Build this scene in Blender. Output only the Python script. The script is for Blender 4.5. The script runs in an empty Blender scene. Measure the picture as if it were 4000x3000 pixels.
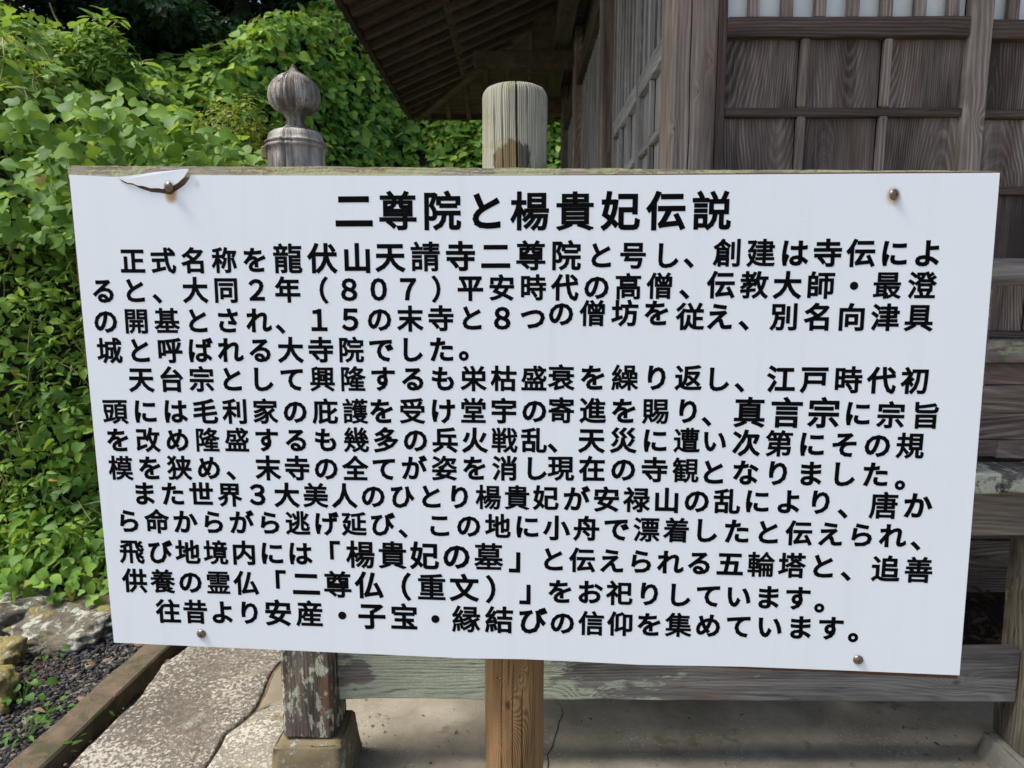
import bpy, bmesh, math, random
import numpy as np
from mathutils import Vector, Matrix, noise as mnoise

rnd = random.Random(7)
rng = np.random.default_rng(11)
S = bpy.context.scene
COL = S.collection

# ------------------------------------------------------------------ camera
F = 2650.0                      # focal length in photograph pixels (4000 px wide)
PITCH = math.atan(360 / F)
YAW = math.atan(20 / F)
EYE = Vector((0, 0, 1.5))
cam_data = bpy.data.cameras.new('camera')
cam_data.sensor_width = 36.0
cam_data.lens = F / 4000 * 36.0
cam_data.clip_start = 0.02
cam_data.clip_end = 500
cam_data.dof.use_dof = True
cam_data.dof.focus_distance = 1.42
cam_data.dof.aperture_fstop = 9.0
cam = bpy.data.objects.new('camera', cam_data)
COL.objects.link(cam)
cam.location = EYE
cam.rotation_euler = (math.pi / 2 - PITCH, 0, YAW)
S.camera = cam

# ------------------------------------------------------------------ light
SUN_DIR = Vector((0.64, 0.12, -1.0)).normalized()      # way the light travels
elev = math.asin(-SUN_DIR.z)
azim = math.atan2(-SUN_DIR.x, -SUN_DIR.y)              # compass angle of the sun, from +Y towards +X
world = bpy.data.worlds.new("World")
S.world = world
world.use_nodes = True
wn = world.node_tree
sky = wn.nodes.new('ShaderNodeTexSky')
sky.sky_type = 'NISHITA'
sky.sun_disc = False
sky.sun_elevation = elev
sky.sun_rotation = azim
sky.air_density = 1.0
sky.dust_density = 4.0
sky.ozone_density = 1.0
wn.nodes['Background'].inputs['Strength'].default_value = 0.15
wn.links.new(sky.outputs[0], wn.nodes['Background'].inputs['Color'])
sun_data = bpy.data.lights.new('sun', 'SUN')
sun_data.energy = 3.0
sun_data.angle = math.radians(16)
sun_data.color = (1.0, 0.95, 0.87)
sun = bpy.data.objects.new('sun', sun_data)
COL.objects.link(sun)
sun.rotation_euler = SUN_DIR.to_track_quat('-Z', 'Y').to_euler()
sun.location = (-8, -3, 12)
S.view_settings.view_transform = 'Standard'
S.view_settings.look = 'None'
S.view_settings.gamma = 1
S.view_settings.use_curve_mapping = False
S.view_settings.exposure = 0.6
S.cycles.max_bounces = 7
S.cycles.diffuse_bounces = 4
S.cycles.transmission_bounces = 4
S.cycles.transparent_max_bounces = 4

# ------------------------------------------------------------------ measuring: photograph pixel -> point in the place
_fw = Vector((-math.sin(YAW) * math.cos(PITCH), math.cos(YAW) * math.cos(PITCH), -math.sin(PITCH)))
_rt = Vector((math.cos(YAW), math.sin(YAW), 0))
_up = _rt.cross(_fw)
def ray(x, y): return _fw + _rt * ((x - 2000) / F) - _up * ((y - 1500) / F)
def atY(x, y, Y): d = ray(x, y); return EYE + d * (Y / d.y)
def atX(x, y, X): d = ray(x, y); return EYE + d * (X / d.x)
def atZ(x, y, Z): d = ray(x, y); return EYE + d * ((Z - 1.5) / d.z)

# ------------------------------------------------------------------ scene helpers
def tag(o, label=None, cat=None, group=None, kind=None):
    if label: o['label'] = label
    if cat: o['category'] = cat
    if group: o['group'] = group
    if kind: o['kind'] = kind
    return o
def empty(name, loc=(0, 0, 0), **k):
    o = bpy.data.objects.new(name, None)
    COL.objects.link(o)
    o.location = loc
    o.empty_display_size = 0.1
    return tag(o, **k)
def world_of(o):
    p = Vector(o.location)
    while o.parent:
        o = o.parent
        p = p + Vector(o.location)
    return p
def link(name, me, mat=None, parent=None, loc=None):
    """loc is a place in the world; parents are never rotated"""
    o = bpy.data.objects.new(name, me)
    COL.objects.link(o)
    if mat is not None and len(me.materials) == 0: me.materials.append(mat)
    L = Vector(loc) if loc is not None else Vector((0, 0, 0))
    if parent is not None:
        o.parent = parent
        L = L - world_of(parent)
    o.location = L
    return o
def from_bm(bm, name='mesh', smooth=False):
    me = bpy.data.meshes.new(name)
    bm.to_mesh(me); bm.free()
    if smooth:
        for p in me.polygons: p.use_smooth = True
    return me
def block(sx, sy, sz, bevel=0.003, cut=0.12, rough=0.0012, seed=0):
    """a bevelled, slightly uneven piece of timber or stone"""
    bm = bmesh.new()
    bmesh.ops.create_cube(bm, size=1)
    for v in bm.verts: v.co = Vector((v.co.x * sx, v.co.y * sy, v.co.z * sz))
    b = min(bevel, min(sx, sy, sz) * 0.3)
    if b > 0: bmesh.ops.bevel(bm, geom=bm.edges[:], offset=b, segments=1, affect='EDGES', profile=0.5)
    if cut:
        for ax, s in enumerate((sx, sy, sz)):
            n = int(s / cut)
            for i in range(1, min(n, 24) + 1):
                t = -s / 2 + s * i / (n + 1)
                co = [0, 0, 0]; no = [0, 0, 0]; co[ax] = t; no[ax] = 1
                bmesh.ops.bisect_plane(bm, geom=bm.verts[:] + bm.edges[:] + bm.faces[:], plane_co=co, plane_no=no)
    if rough:
        for v in bm.verts:
            q = v.co * 9 + Vector((seed * 3.1, seed * 1.7, seed))
            v.co += Vector((mnoise.noise(q), mnoise.noise(q + Vector((9, 0, 0))), mnoise.noise(q + Vector((0, 9, 0))))) * rough * 2
    return from_bm(bm)
_seed = [0]
def piece(name, x0, x1, y0, y1, z0, z1, mat, parent=None, bevel=0.003, cut=0.12, rough=0.0012, label=None):
    _seed[0] += 1
    me = block(x1 - x0, y1 - y0, z1 - z0, bevel, cut, rough, _seed[0])
    o = link(name, me, mat, parent, ((x0 + x1) / 2, (y0 + y1) / 2, (z0 + z1) / 2))
    if label: o['label'] = label
    return o
def prism(pts, ext, y0=0.0):
    """polygon (u, w) given in the xz plane, thickness ext towards +y"""
    bm = bmesh.new()
    a = [bm.verts.new((p[0], y0, p[1])) for p in pts]
    b = [bm.verts.new((p[0], y0 + ext, p[1])) for p in pts]
    bm.faces.new(a); bm.faces.new(b[::-1])
    for i in range(len(pts)):
        j = (i + 1) % len(pts)
        bm.faces.new((a[j], a[i], b[i], b[j]))
    bmesh.ops.recalc_face_normals(bm, faces=bm.faces[:])
    return from_bm(bm)
def raw(name, V, Fc, smooth=False):
    me = bpy.data.meshes.new(name)
    me.from_pydata([tuple(v) for v in V], [], [tuple(f) for f in Fc])
    me.update()
    if smooth:
        for p in me.polygons: p.use_smooth = True
    return me

# ------------------------------------------------------------------ material helpers
class G:
    def __init__(s, name, rough=0.85, spec=0.3):
        s.m = bpy.data.materials.new(name); s.m.use_nodes = True
        s.t = s.m.node_tree; s.b = s.t.nodes['Principled BSDF']
        s.b.inputs['Roughness'].default_value = rough
        s.b.inputs['Specular IOR Level'].default_value = spec
    def n(s, typ, ins=(), **at):
        nd = s.t.nodes.new(typ)
        for k, v in at.items(): setattr(nd, k, v)
        for k, v in (ins.items() if isinstance(ins, dict) else enumerate(ins)): s.put(nd.inputs[k], v)
        return nd
    def put(s, sock, v):
        if v is None: return
        if isinstance(v, bpy.types.NodeSocket): s.t.links.new(v, sock)
        elif isinstance(v, (tuple, list)) and len(v) == 3 and sock.type == 'RGBA': sock.default_value = (*v, 1)
        else: sock.default_value = v
    def m_(s, op, a, b=None, c=None, clamp=False):
        nd = s.n('ShaderNodeMath', (a, b, c), operation=op); nd.use_clamp = clamp
        return nd.outputs[0]
    def v_(s, op, a, b=None, out=0):
        nd = s.n('ShaderNodeVectorMath', (a, b), operation=op)
        return nd.outputs[out]
    def noise(s, vec, scale, detail=4, rough=0.55, dist=0.0, out=0):
        nd = s.n('ShaderNodeTexNoise', {'Vector': vec, 'Scale': scale, 'Detail': detail, 'Roughness': rough, 'Distortion': dist})
        return nd.outputs[out]
    def vor(s, vec, scale, feature='F1', out='Distance', rand=1.0):
        nd = s.n('ShaderNodeTexVoronoi', {'Vector': vec, 'Scale': scale, 'Randomness': rand}, feature=feature)
        return nd.outputs[out]
    def ramp(s, fac, stops, interp='LINEAR'):
        nd = s.n('ShaderNodeValToRGB', {0: fac}); cr = nd.color_ramp; cr.interpolation = interp
        while len(cr.elements) < len(stops): cr.elements.new(0.5)
        for e, (p, c) in zip(cr.elements, stops):
            e.position = p; e.color = (c, c, c, 1) if isinstance(c, (int, float)) else (*c, 1)
        return nd.outputs[0]
    def mix(s, fac, a, b, blend='MIX'):
        nd = s.n('ShaderNodeMix', data_type='RGBA', blend_type=blend)
        s.put(nd.inputs[0], fac); s.put(nd.inputs[6], a); s.put(nd.inputs[7], b)
        return nd.outputs[2]
    def step(s, v, lo, hi):
        nd = s.n('ShaderNodeMapRange', {0: v, 1: lo, 2: hi, 3: 0.0, 4: 1.0}, interpolation_type='SMOOTHSTEP')
        return nd.outputs[0]
    def obj(s, rand=True):
        c = s.n('ShaderNodeTexCoord').outputs['Object']
        if rand:
            r = s.n('ShaderNodeObjectInfo').outputs['Random']
            k = s.n('ShaderNodeCombineXYZ', (s.m_('MULTIPLY', r, 17.3), s.m_('MULTIPLY', r, 31.7), s.m_('MULTIPLY', r, 23.1))).outputs[0]
            return c, s.v_('ADD', c, k), r
        return c, c, None
    def bump(s, h, strength, dist, prev=None):
        nd = s.n('ShaderNodeBump', {'Height': h, 'Strength': strength, 'Distance': dist})
        if prev is not None: s.put(nd.inputs['Normal'], prev)
        return nd.outputs[0]
    def done(s, col, normal=None, rough=None):
        s.put(s.b.inputs['Base Color'], col)
        if normal is not None: s.put(s.b.inputs['Normal'], normal)
        if rough is not None: s.put(s.b.inputs['Roughness'], rough)
        return s.m

def wood(name, axis='Z', dark=(.05, .04, .035), mid=(.16, .14, .125), light=(.32, .30, .28), warm=(.25, .13, .07), warm_amt=0.15,
         freq=230, curve=0.12, lichen=0.0, lichen_col=(.38, .47, .30), knots=(), cracks=0.5, contrast=1.0, patch=0.5, across=None, stretch=.045, famt=.42, bump=0.0022, lichen_scale=14, side_lichen=False):
    """weathered timber, grain along axis; its ring field bends round knots"""
    g = G(name)
    c0, c, r = g.obj()
    sep0 = g.n('ShaderNodeSeparateXYZ', (c0,)).outputs
    idx = 'XYZ'.index(axis)
    oth = [i for i in range(3) if i != idx]
    # stretched space for fibres
    sc = [1.0, 1.0, 1.0]; sc[idx] = stretch
    st = g.v_('MULTIPLY', c, tuple(sc))
    sc2 = [1.0, 1.0, 1.0]; sc2[idx] = 0.22
    st2 = g.v_('MULTIPLY', c, tuple(sc2))
    warp = g.noise(st2, 7.0, 3, 0.5)
    # ring field: distance from a pith line that lies somewhere beside the piece
    rA = g.m_('SUBTRACT', g.m_('FRACT', g.m_('MULTIPLY', r, 7.31)), 0.5)
    rB = g.m_('SUBTRACT', g.m_('FRACT', g.m_('MULTIPLY', r, 13.77)), 0.5)
    if across == 'RADIAL':
        u = g.m_('MULTIPLY', g.m_('ARCTAN2', sep0[oth[0]], sep0[oth[1]]), 0.066)
        v = sep0[idx]
        field = g.m_('ADD', u, g.m_('MULTIPLY', warp, 0.05))
    else:
        a = oth[0] if across is None else 'XYZ'.index(across)
        u = g.m_('SUBTRACT', sep0[a], g.m_('MULTIPLY', rA, 0.26))
        v = g.m_('MULTIPLY', g.m_('SUBTRACT', sep0[idx], g.m_('MULTIPLY', rB, 1.1)), curve)
        field = g.m_('SQRT', g.m_('ADD', g.m_('ADD', g.m_('MULTIPLY', u, u), g.m_('MULTIPLY', v, v)), .0004))
        field = g.m_('ADD', field, g.m_('MULTIPLY', warp, 0.055))
    kd = None
    for (kx, ky, kz, kr) in knots:
        dv = g.v_('SUBTRACT', c0, (kx, ky, kz))
        ks = [1.0, 1.0, 1.0]; ks[idx] = 0.55
        d = g.v_('LENGTH', g.v_('MULTIPLY', dv, tuple(ks)), out=1)
        e = g.m_('POWER', 2.718, g.m_('MULTIPLY', g.m_('POWER', g.m_('DIVIDE', d, kr), 2.0), -1.0))
        field = g.m_('ADD', field, g.m_('MULTIPLY', e, kr * 1.3))
        core = g.m_('SUBTRACT', 1.0, g.step(d, kr * 0.12, kr * 0.34))
        kd = core if kd is None else g.m_('MAXIMUM', kd, core)
    fine = g.noise(st, 170, 5, 0.7)
    med = g.noise(st, 38, 4, 0.6)
    ring = g.m_('MULTIPLY', g.m_('ADD', g.m_('SINE', g.m_('ADD', g.m_('MULTIPLY', field, freq * 6.283 / 2), g.m_('MULTIPLY', med, 3.0))), 1.0), 0.5)
    ring2 = g.m_('MULTIPLY', g.m_('ADD', g.m_('SINE', g.m_('MULTIPLY', field, freq * 8.7)), 1.0), 0.5)
    fade = g.step(g.noise(st2, 8.0, 3, 0.6), .36, .62)
    ring = g.m_('ADD', g.m_('MULTIPLY', g.m_('POWER', ring, 1.5), g.m_('ADD', g.m_('MULTIPLY', fade, .75), .2)), g.m_('MULTIPLY', ring2, .16))
    big = g.noise(st2, 5.5, 4, 0.6)
    t = g.m_('ADD', g.m_('MULTIPLY', ring, 0.24 * contrast), g.m_('ADD', g.m_('MULTIPLY', fine, famt), (.42 - famt) * .5))
    t = g.m_('ADD', t, g.m_('MULTIPLY', g.m_('SUBTRACT', med, 0.5), 0.55))
    t = g.m_('ADD', t, g.m_('MULTIPLY', g.m_('SUBTRACT', big, 0.5), patch * 1.3))
    t = g.m_('ADD', t, g.m_('MULTIPLY', rA, 0.10))
    col = g.ramp(t, [(0.08, dark), (0.40, mid), (0.78, light)])
    wm = g.m_('MULTIPLY', g.step(g.noise(st2, 9.0, 4, 0.6, out=0), 0.52, 0.72), warm_amt * 2)
    col = g.mix(g.m_('MULTIPLY', wm, 1.0, clamp=True), col, warm)
    hgt = g.m_('ADD', g.m_('MULTIPLY', ring, 0.22), g.m_('MULTIPLY', fine, 0.7))
    # drying cracks along the grain
    sc3 = [1.0, 1.0, 1.0]; sc3[idx] = 0.03
    cr = g.noise(g.v_('MULTIPLY', c, tuple(sc3)), 46, 2, 0.5)
    crm = g.m_('SUBTRACT', 1.0, g.step(g.m_('ABSOLUTE', g.m_('SUBTRACT', cr, 0.5)), 0.0, 0.012))
    crm = g.m_('MULTIPLY', crm, g.step(g.noise(st2, 6.0, 2, 0.5), 0.5, 0.62))
    crm = g.m_('MULTIPLY', crm, cracks)
    col = g.mix(crm, col, tuple(k * 0.35 for k in dark))
    hgt = g.m_('SUBTRACT', hgt, g.m_('MULTIPLY', crm, 1.2))
    if kd is not None:
        col = g.mix(g.m_('MULTIPLY', kd, 0.75), col, tuple(k * 0.8 for k in dark))
    if lichen > 0:
        lv = [1.0, 1.0, 1.0]; lv[idx] = 0.4
        ln = g.noise(g.v_('MULTIPLY', c, tuple(lv)), lichen_scale, 7, 0.68)
        lm = g.step(g.m_('ADD', ln, g.m_('MULTIPLY', fine, 0.12)), 0.68 - 0.30 * lichen, 0.73 - 0.30 * lichen)
        lc = g.mix(g.noise(c, 60, 3), tuple(k * 0.72 for k in lichen_col), tuple(min(1, k * 1.2) for k in lichen_col))
        lm2 = g.m_('MULTIPLY', lm, g.m_('SUBTRACT', 1.0, g.m_('MULTIPLY', crm, 0.8)))
        col = g.mix(g.m_('MULTIPLY', lm2, 0.88), col, lc)
        hgt = g.m_('ADD', hgt, g.m_('MULTIPLY', g.m_('MULTIPLY', lm, g.noise(c, 160, 4)), 1.3))
    if side_lichen:
        # lichen grows thick on the lower left stretch and thins out towards the right
        ln = g.noise(g.v_('MULTIPLY', c0, (.35, 1, 1)), 16, 7, .62)
        w = g.m_('SUBTRACT', g.m_('MULTIPLY', g.m_('ADD', sep0[0], .30), .42), g.m_('MULTIPLY', g.m_('ADD', g.m_('MULTIPLY', sep0[2], -1.0), 0.0), .9))
        w2 = g.m_('MULTIPLY', g.m_('SUBTRACT', 1.0, g.step(sep0[0], -1.0, -.86)), .35)
        lm = g.step(g.m_('SUBTRACT', g.m_('SUBTRACT', ln, w), w2), .46, .52)
        lc = g.mix(g.noise(c0, 55, 3), (.36, .41, .31), (.52, .57, .45))
        lm = g.m_('MULTIPLY', lm, g.step(g.m_('ADD', g.m_('MULTIPLY', ring, .5), g.m_('ADD', fine, g.m_('MULTIPLY', med, .5))), .50, .95))
        col = g.mix(g.m_('MULTIPLY', lm, .9), col, lc)
        hgt = g.m_('ADD', hgt, g.m_('MULTIPLY', g.m_('MULTIPLY', lm, g.noise(c, 120, 4)), 1.4))
    nb = g.bump(hgt, 1.0, bump)
    return g.done(col, nb)

def stone(name, cols, scale=14, spots=None, spot_scale=55, spot_amt=0.5, moss=None, moss_amt=0.0, bump=0.004, rand=True, big_scale=2.5):
    g = G(name, 0.9)
    c0, c, r = g.obj(rand)
    n1 = g.noise(c, scale, 8, 0.65, 0.3)
    n2 = g.noise(c, big_scale, 4, 0.6)
    t = g.m_('ADD', g.m_('MULTIPLY', n1, 0.6), g.m_('MULTIPLY', n2, 0.4))
    k = len(cols)
    col = g.ramp(t, [(0.32 + 0.36 * i / max(1, k - 1), cc) for i, cc in enumerate(cols)])
    h = g.m_('MULTIPLY', n1, 1.0)
    if spots:
        sn = g.noise(g.v_('ADD', c, (5, 3, 1)), spot_scale, 8, 0.72, 0.2)
        w = g.noise(c, 4.0, 3, 0.5)
        sm = g.step(g.m_('ADD', sn, g.m_('MULTIPLY', g.m_('SUBTRACT', w, 0.5), 0.35)), 0.60 - 0.16 * spot_amt, 0.69 - 0.16 * spot_amt)
        col = g.mix(g.m_('MULTIPLY', sm, 0.85), col, spots)
        h = g.m_('ADD', h, g.m_('MULTIPLY', sm, 0.25))
    if moss:
        mn = g.noise(g.v_('ADD', c, (1, 8, 3)), 6.5, 6, 0.65)
        mm = g.step(mn, 0.66 - 0.3 * moss_amt, 0.74 - 0.3 * moss_amt)
        col = g.mix(g.m_('MULTIPLY', mm, 0.85), col, moss)
    fine = g.noise(c, 240, 4, 0.7)
    col = g.mix(0.5, col, g.mix(fine, (.25, .25, .25), (1.6, 1.6, 1.6)), 'MULTIPLY') if False else g.mix(g.m_('MULTIPLY', g.step(fine, 0.5, 0.7), 0.35), col, tuple(x * 0.45 for x in cols[0]))
    h = g.m_('ADD', h, g.m_('MULTIPLY', fine, 0.25))
    return g.done(col, g.bump(h, 1.0, bump))

def leafmat(name, cols, trans=0.35, rough=0.55, spec=0.22, tint=(.42, .55, .06)):
    g = G(name, rough, spec)
    isl = g.n('ShaderNodeNewGeometry').outputs['Random Per Island']
    pos = g.n('ShaderNodeNewGeometry').outputs['Position']
    patch = g.noise(pos, 1.6, 3, 0.6)
    t = g.m_('ADD', g.m_('MULTIPLY', isl, 0.72), g.m_('MULTIPLY', g.m_('SUBTRACT', patch, 0.36), 0.9), clamp=True)
    k = len(cols)
    col = g.ramp(t, [(i / (k - 1), cc) for i, cc in enumerate(cols)])
    col = g.mix(g.m_('GREATER_THAN', g.m_('FRACT', g.m_('MULTIPLY', isl, 37.7)), .992), col, tuple(x * .75 for x in (cols[-1][0] * 1.5, cols[-1][1] * .75, cols[-1][2])))
    f = g.noise(pos, 90, 2)
    col = g.mix(g.m_('MULTIPLY', f, 0.3), col, tuple(x * 0.6 for x in cols[0]))
    g.put(g.b.inputs['Base Color'], col)
    tr = g.n('ShaderNodeBsdfTranslucent', {'Color': g.mix(0.5, col, tint)})
    ms = g.n('ShaderNodeMixShader', {0: trans, 1: g.b.outputs[0], 2: tr.outputs[0]})
    out = [n for n in g.t.nodes if n.type == 'OUTPUT_MATERIAL'][0]
    g.t.links.new(ms.outputs[0], out.inputs['Surface'])
    return g.m
def plain(name, col, rough=0.6, spec=0.4, metal=0.0, var=0.15, scale=30):
    g = G(name, rough, spec)
    g.b.inputs['Metallic'].default_value = metal
    c0, c, r = g.obj()
    n = g.noise(c, scale, 4)
    cc = g.mix(n, tuple(x * (1 - var) for x in col), tuple(min(1, x * (1 + var)) for x in col))
    return g.done(cc, g.bump(n, 0.5, 0.0005))

# ------------------------------------------------------------------ materials
GREY = dict(dark=(0.096, 0.079, 0.062), mid=(0.323, 0.270, 0.221), light=(0.647, 0.557, 0.464))
DARKW = dict(dark=(0.047, 0.037, 0.033), mid=(0.163, 0.131, 0.114), light=(0.429, 0.376, 0.339))
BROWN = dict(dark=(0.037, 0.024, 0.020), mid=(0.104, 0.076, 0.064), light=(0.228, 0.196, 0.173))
PALE = dict(dark=(0.166, 0.155, 0.147), mid=(0.440, 0.431, 0.431), light=(0.734, 0.734, 0.751))  # side wall timber; the brighter light on that wall is put into its colour
M = {}
M['post_up'] = wood('weathered_log', 'Z', dark=(.05, .045, .04), mid=(.30, .275, .225), light=(.50, .48, .42), warm=(.32, .24, .08), warm_amt=0.22, across='RADIAL', freq=420,
                    lichen=0.30, lichen_col=(.34, .33, .12), cracks=0.9, contrast=0.5, patch=0.7)
M['newel'] = wood('weathered_newel_wood', 'Z', dark=(.11, .10, .09), mid=(.50, .475, .435), light=(.74, .71, .66), warm=(.24, .15, .10), warm_amt=0.2, across='RADIAL', freq=300,
                  cracks=0.9, contrast=0.2, patch=1.5, stretch=.2, lichen=0.08, lichen_col=(.5, .5, .46))
M['newel_low'] = wood('lichened_newel_wood', 'Z', dark=(0.050, 0.040, 0.035), mid=(0.218, 0.180, 0.154), light=(0.504, 0.450, 0.403), warm=(.20, .10, .05), warm_amt=0.3,
                      lichen=0.38, lichen_col=(.44, .47, .37), lichen_scale=48, contrast=.5, stretch=.09, knots=((0.03, -.08, .24, .03),), cracks=0.8)
M['tie'] = wood('lichened_tie_rail', 'X', dark=(0.075, 0.069, 0.065), mid=(0.250, 0.237, 0.225), light=(0.438, 0.425, 0.406), across='Z', curve=.05, freq=220, side_lichen=True,
                knots=((-.42, -.02, .05, .035), (.22, -.02, .045, .03), (.86, -.02, -.02, .03), (-.28, -.02, -.065, .03)), contrast=.55, lichen=0)
M['grey_z'] = wood('grey_timber_upright', 'Z', **GREY, knots=(), contrast=1.1)
M['grey_x'] = wood('grey_timber_level', 'X', **GREY, across='Z', contrast=1.1, lichen=0.05)
M['pale_z'] = wood('side_lit_timber_upright', 'Z', **PALE, contrast=0.3, patch=.4, across='Y', famt=.25)  # paler than the front doors, standing in for light from the left
M['gap_shade'] = wood('shade_dark_backing', 'Z', dark=(.03, .027, .025), mid=(.07, .065, .06), light=(.11, .10, .095), contrast=0.2, patch=.3, across='Y')  # darkened colour stands in for shade in the gaps behind the bars
M['pale_y'] = wood('side_lit_timber_deep', 'Y', **PALE, contrast=0.7, patch=.6, across='Z')
M['corner'] = wood('corner_post_timber', 'Z', dark=(0.102, 0.085, 0.071), mid=(0.307, 0.251, 0.212), light=(0.683, 0.588, 0.503), warm=(.30, .17, .10), warm_amt=0.22, freq=170, curve=.03,
                   knots=((.048, -.08, .17, .014), (.012, -.08, .085, .012), (-.055, -.08, -.02, .012)), contrast=.7, cracks=.8)
M['panel'] = wood('dark_door_panel', 'Z', **DARKW, warm=(.13, .075, .05), warm_amt=0.15, freq=290, curve=0.15, contrast=1.15, famt=.55, patch=1.15, bump=.003, cracks=.2)
M['rail_dark'] = wood('dark_door_rail', 'X', **BROWN, across='Z', freq=200, curve=.06, contrast=1.0, warm=(.16, .07, .035), warm_amt=.15)
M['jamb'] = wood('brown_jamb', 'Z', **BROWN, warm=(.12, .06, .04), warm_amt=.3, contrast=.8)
M['stile'] = wood('grey_door_stile', 'Z', dark=(0.093, 0.075, 0.063), mid=(0.293, 0.243, 0.212), light=(0.605, 0.515, 0.441), freq=190, curve=.06, contrast=1.0, knots=((.02, -.02, -.18, .016),), warm_amt=.1)
M['wallboard'] = wood('dark_wall_board', 'X', dark=(0.059, 0.041, 0.034), mid=(0.199, 0.155, 0.131), light=(0.465, 0.383, 0.326), across='Z', freq=150, curve=.1, contrast=1.4, warm=(.17, .11, .08), warm_amt=.2, cracks=.8)
M['sillboard'] = wood('sill_board', 'X', dark=(0.082, 0.065, 0.056), mid=(0.255, 0.217, 0.189), light=(0.547, 0.486, 0.428), across='Z', freq=160, curve=.1, contrast=1.2, lichen=.10, lichen_col=(.36, .40, .25), knots=((0.0, -.03, .0, .02),))
M['deck'] = wood('lichened_deck_board', 'Y', dark=(.04, .036, .035), mid=(.13, .12, .12), light=(.27, .26, .26), across='X', freq=160, curve=.1, lichen=.46, lichen_col=(.45, .48, .39), lichen_scale=20, cracks=1.0)
M['beam'] = wood('under_deck_beam', 'X', dark=(0.065, 0.055, 0.044), mid=(0.195, 0.163, 0.130), light=(0.351, 0.299, 0.247), across='Z', freq=150, contrast=1.1)
M['mossrail'] = wood('round_rail_timber', 'X', dark=(0.078, 0.074, 0.070), mid=(0.263, 0.255, 0.246), light=(0.491, 0.483, 0.474), across='Z', freq=130, lichen=.22, lichen_col=(.33, .36, .20), cracks=1.0)
M['support'] = wood('support_post_timber', 'Z', dark=(0.052, 0.044, 0.034), mid=(0.169, 0.150, 0.117), light=(0.390, 0.358, 0.286), lichen=.12, lichen_col=(.30, .31, .2), freq=160, across='Y', cracks=1.0)
M['soffit'] = wood('soffit_timber', 'X', dark=(0.080, 0.058, 0.046), mid=(0.171, 0.128, 0.106), light=(0.297, 0.227, 0.192), across='Y', contrast=.7)
M['dark_beam'] = wood('dark_eave_beam', 'Y', dark=(0.044, 0.037, 0.024), mid=(0.103, 0.088, 0.061), light=(0.176, 0.149, 0.109), across='Z', contrast=.7)  # dark brown timber of the beams below the eaves
M['boardedge'] = wood('lichened_sign_board', 'X', dark=(0.125, 0.094, 0.062), mid=(0.375, 0.338, 0.263), light=(0.575, 0.550, 0.463), across='Z', lichen=.55, lichen_col=(.40, .41, .24), lichen_scale=30,
                      warm=(.30, .15, .05), warm_amt=.55, freq=260)
M['plinth_left'] = stone('mossy_plinth_stone', [(.10, .085, .06), (.17, .14, .08), (.22, .18, .11)], 9, (.36, .36, .33), 26, .12, bump=.004)
M['plinth_right'] = stone('grey_plinth_stone', [(.15, .145, .13), (.22, .21, .185), (.28, .27, .24)], 12, (.36, .35, .31), 40, .2, bump=.003)
M['slab_a'] = stone('speckled_paving_stone', [(.072, .062, .050), (.15, .13, .105), (.29, .258, .205)], 40, (.50, .47, .40), 75, .84, (.33, .33, .25), .22, bump=.010)
M['slab_b'] = stone('ochre_paving_stone', [(.13, .115, .085), (.19, .16, .115), (.22, .19, .14)], 7, (.3, .27, .2), 50, .1, bump=.003)
M['slab_c'] = stone('pale_lichen_paving_stone', [(.17, .15, .115), (.27, .25, .20), (.36, .34, .28)], 30, (.52, .50, .42), 85, .8, (.25, .20, .09), .32, bump=.008)
M['rock_a'] = stone('lichen_boulder', [(.06, .052, .04), (.15, .13, .10), (.24, .21, .16)], 14, (.50, .52, .44), 17, .85, (.28, .24, .07), .35, bump=.02)
M['rock_b'] = stone('dark_boulder', [(.035, .035, .032), (.07, .068, .06), (.13, .125, .105)], 9, (.36, .38, .32), 16, .25, bump=.02)
M['rock_y'] = stone('yellow_boulder', [(.15, .13, .05), (.27, .22, .075), (.33, .29, .15)], 8, (.40, .39, .27), 20, .45, bump=.012)
M['gravel'] = stone('dark_gravel', [(.020, .022, .026), (.045, .047, .052), (.085, .085, .085)], 6, (.2, .19, .16), 3.0, .0, bump=.001)
M['gravel_pale'] = stone('pale_gravel', [(.14, .125, .10), (.24, .21, .17)], 20, bump=.001)
M['soil'] = stone('dark_soil', [(.022, .017, .011), (.05, .037, .022), (.085, .062, .035)], 30, (.15, .12, .05), 70, .1, bump=.012)
M['soil_dry'] = stone('dry_litter_soil', [(.03, .02, .013), (.065, .045, .03), (.11, .075, .05)], 34, (.2, .15, .1), 60, .25, bump=.015)
M['joint'] = stone('joint_soil_mat', [(.07, .055, .035), (.13, .105, .07), (.2, .17, .12)], 30, bump=.005)
M['edging'] = stone('mossy_edging_block', [(.06, .047, .033), (.125, .092, .064), (.18, .135, .10)], 11, (.10, .10, .06), 26, .55, (.06, .065, .03), .5, bump=.004)
M['concrete'] = stone('stained_concrete', [(.14, .13, .09), (.235, .215, .165), (.33, .305, .25)], 7, (.42, .40, .35), 90, .12, (.15, .135, .085), .22, bump=.0025, big_scale=3.2)
M['yard'] = stone('sandy_yard', [(.16, .14, .11), (.22, .20, .165), (.28, .26, .22)], 12, bump=.01)
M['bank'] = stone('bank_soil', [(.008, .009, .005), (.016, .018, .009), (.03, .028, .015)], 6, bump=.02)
M['pane'] = plain('frosted_pane', (.74, .78, .75), .35, .5, var=.22, scale=14)
M['tile'] = plain('dark_roof_tile', (.05, .052, .055), .5, .5, var=.3)
M['letter'] = plain('black_vinyl_lettering', (.003, .003, .004), .6, .08, var=.1)
M['stem'] = plain('vine_stem', (.20, .17, .075), .7, .3, var=.3)
M['trunk'] = plain('tree_bark', (.055, .045, .035), .9, .2, var=.4, scale=12)
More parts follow.
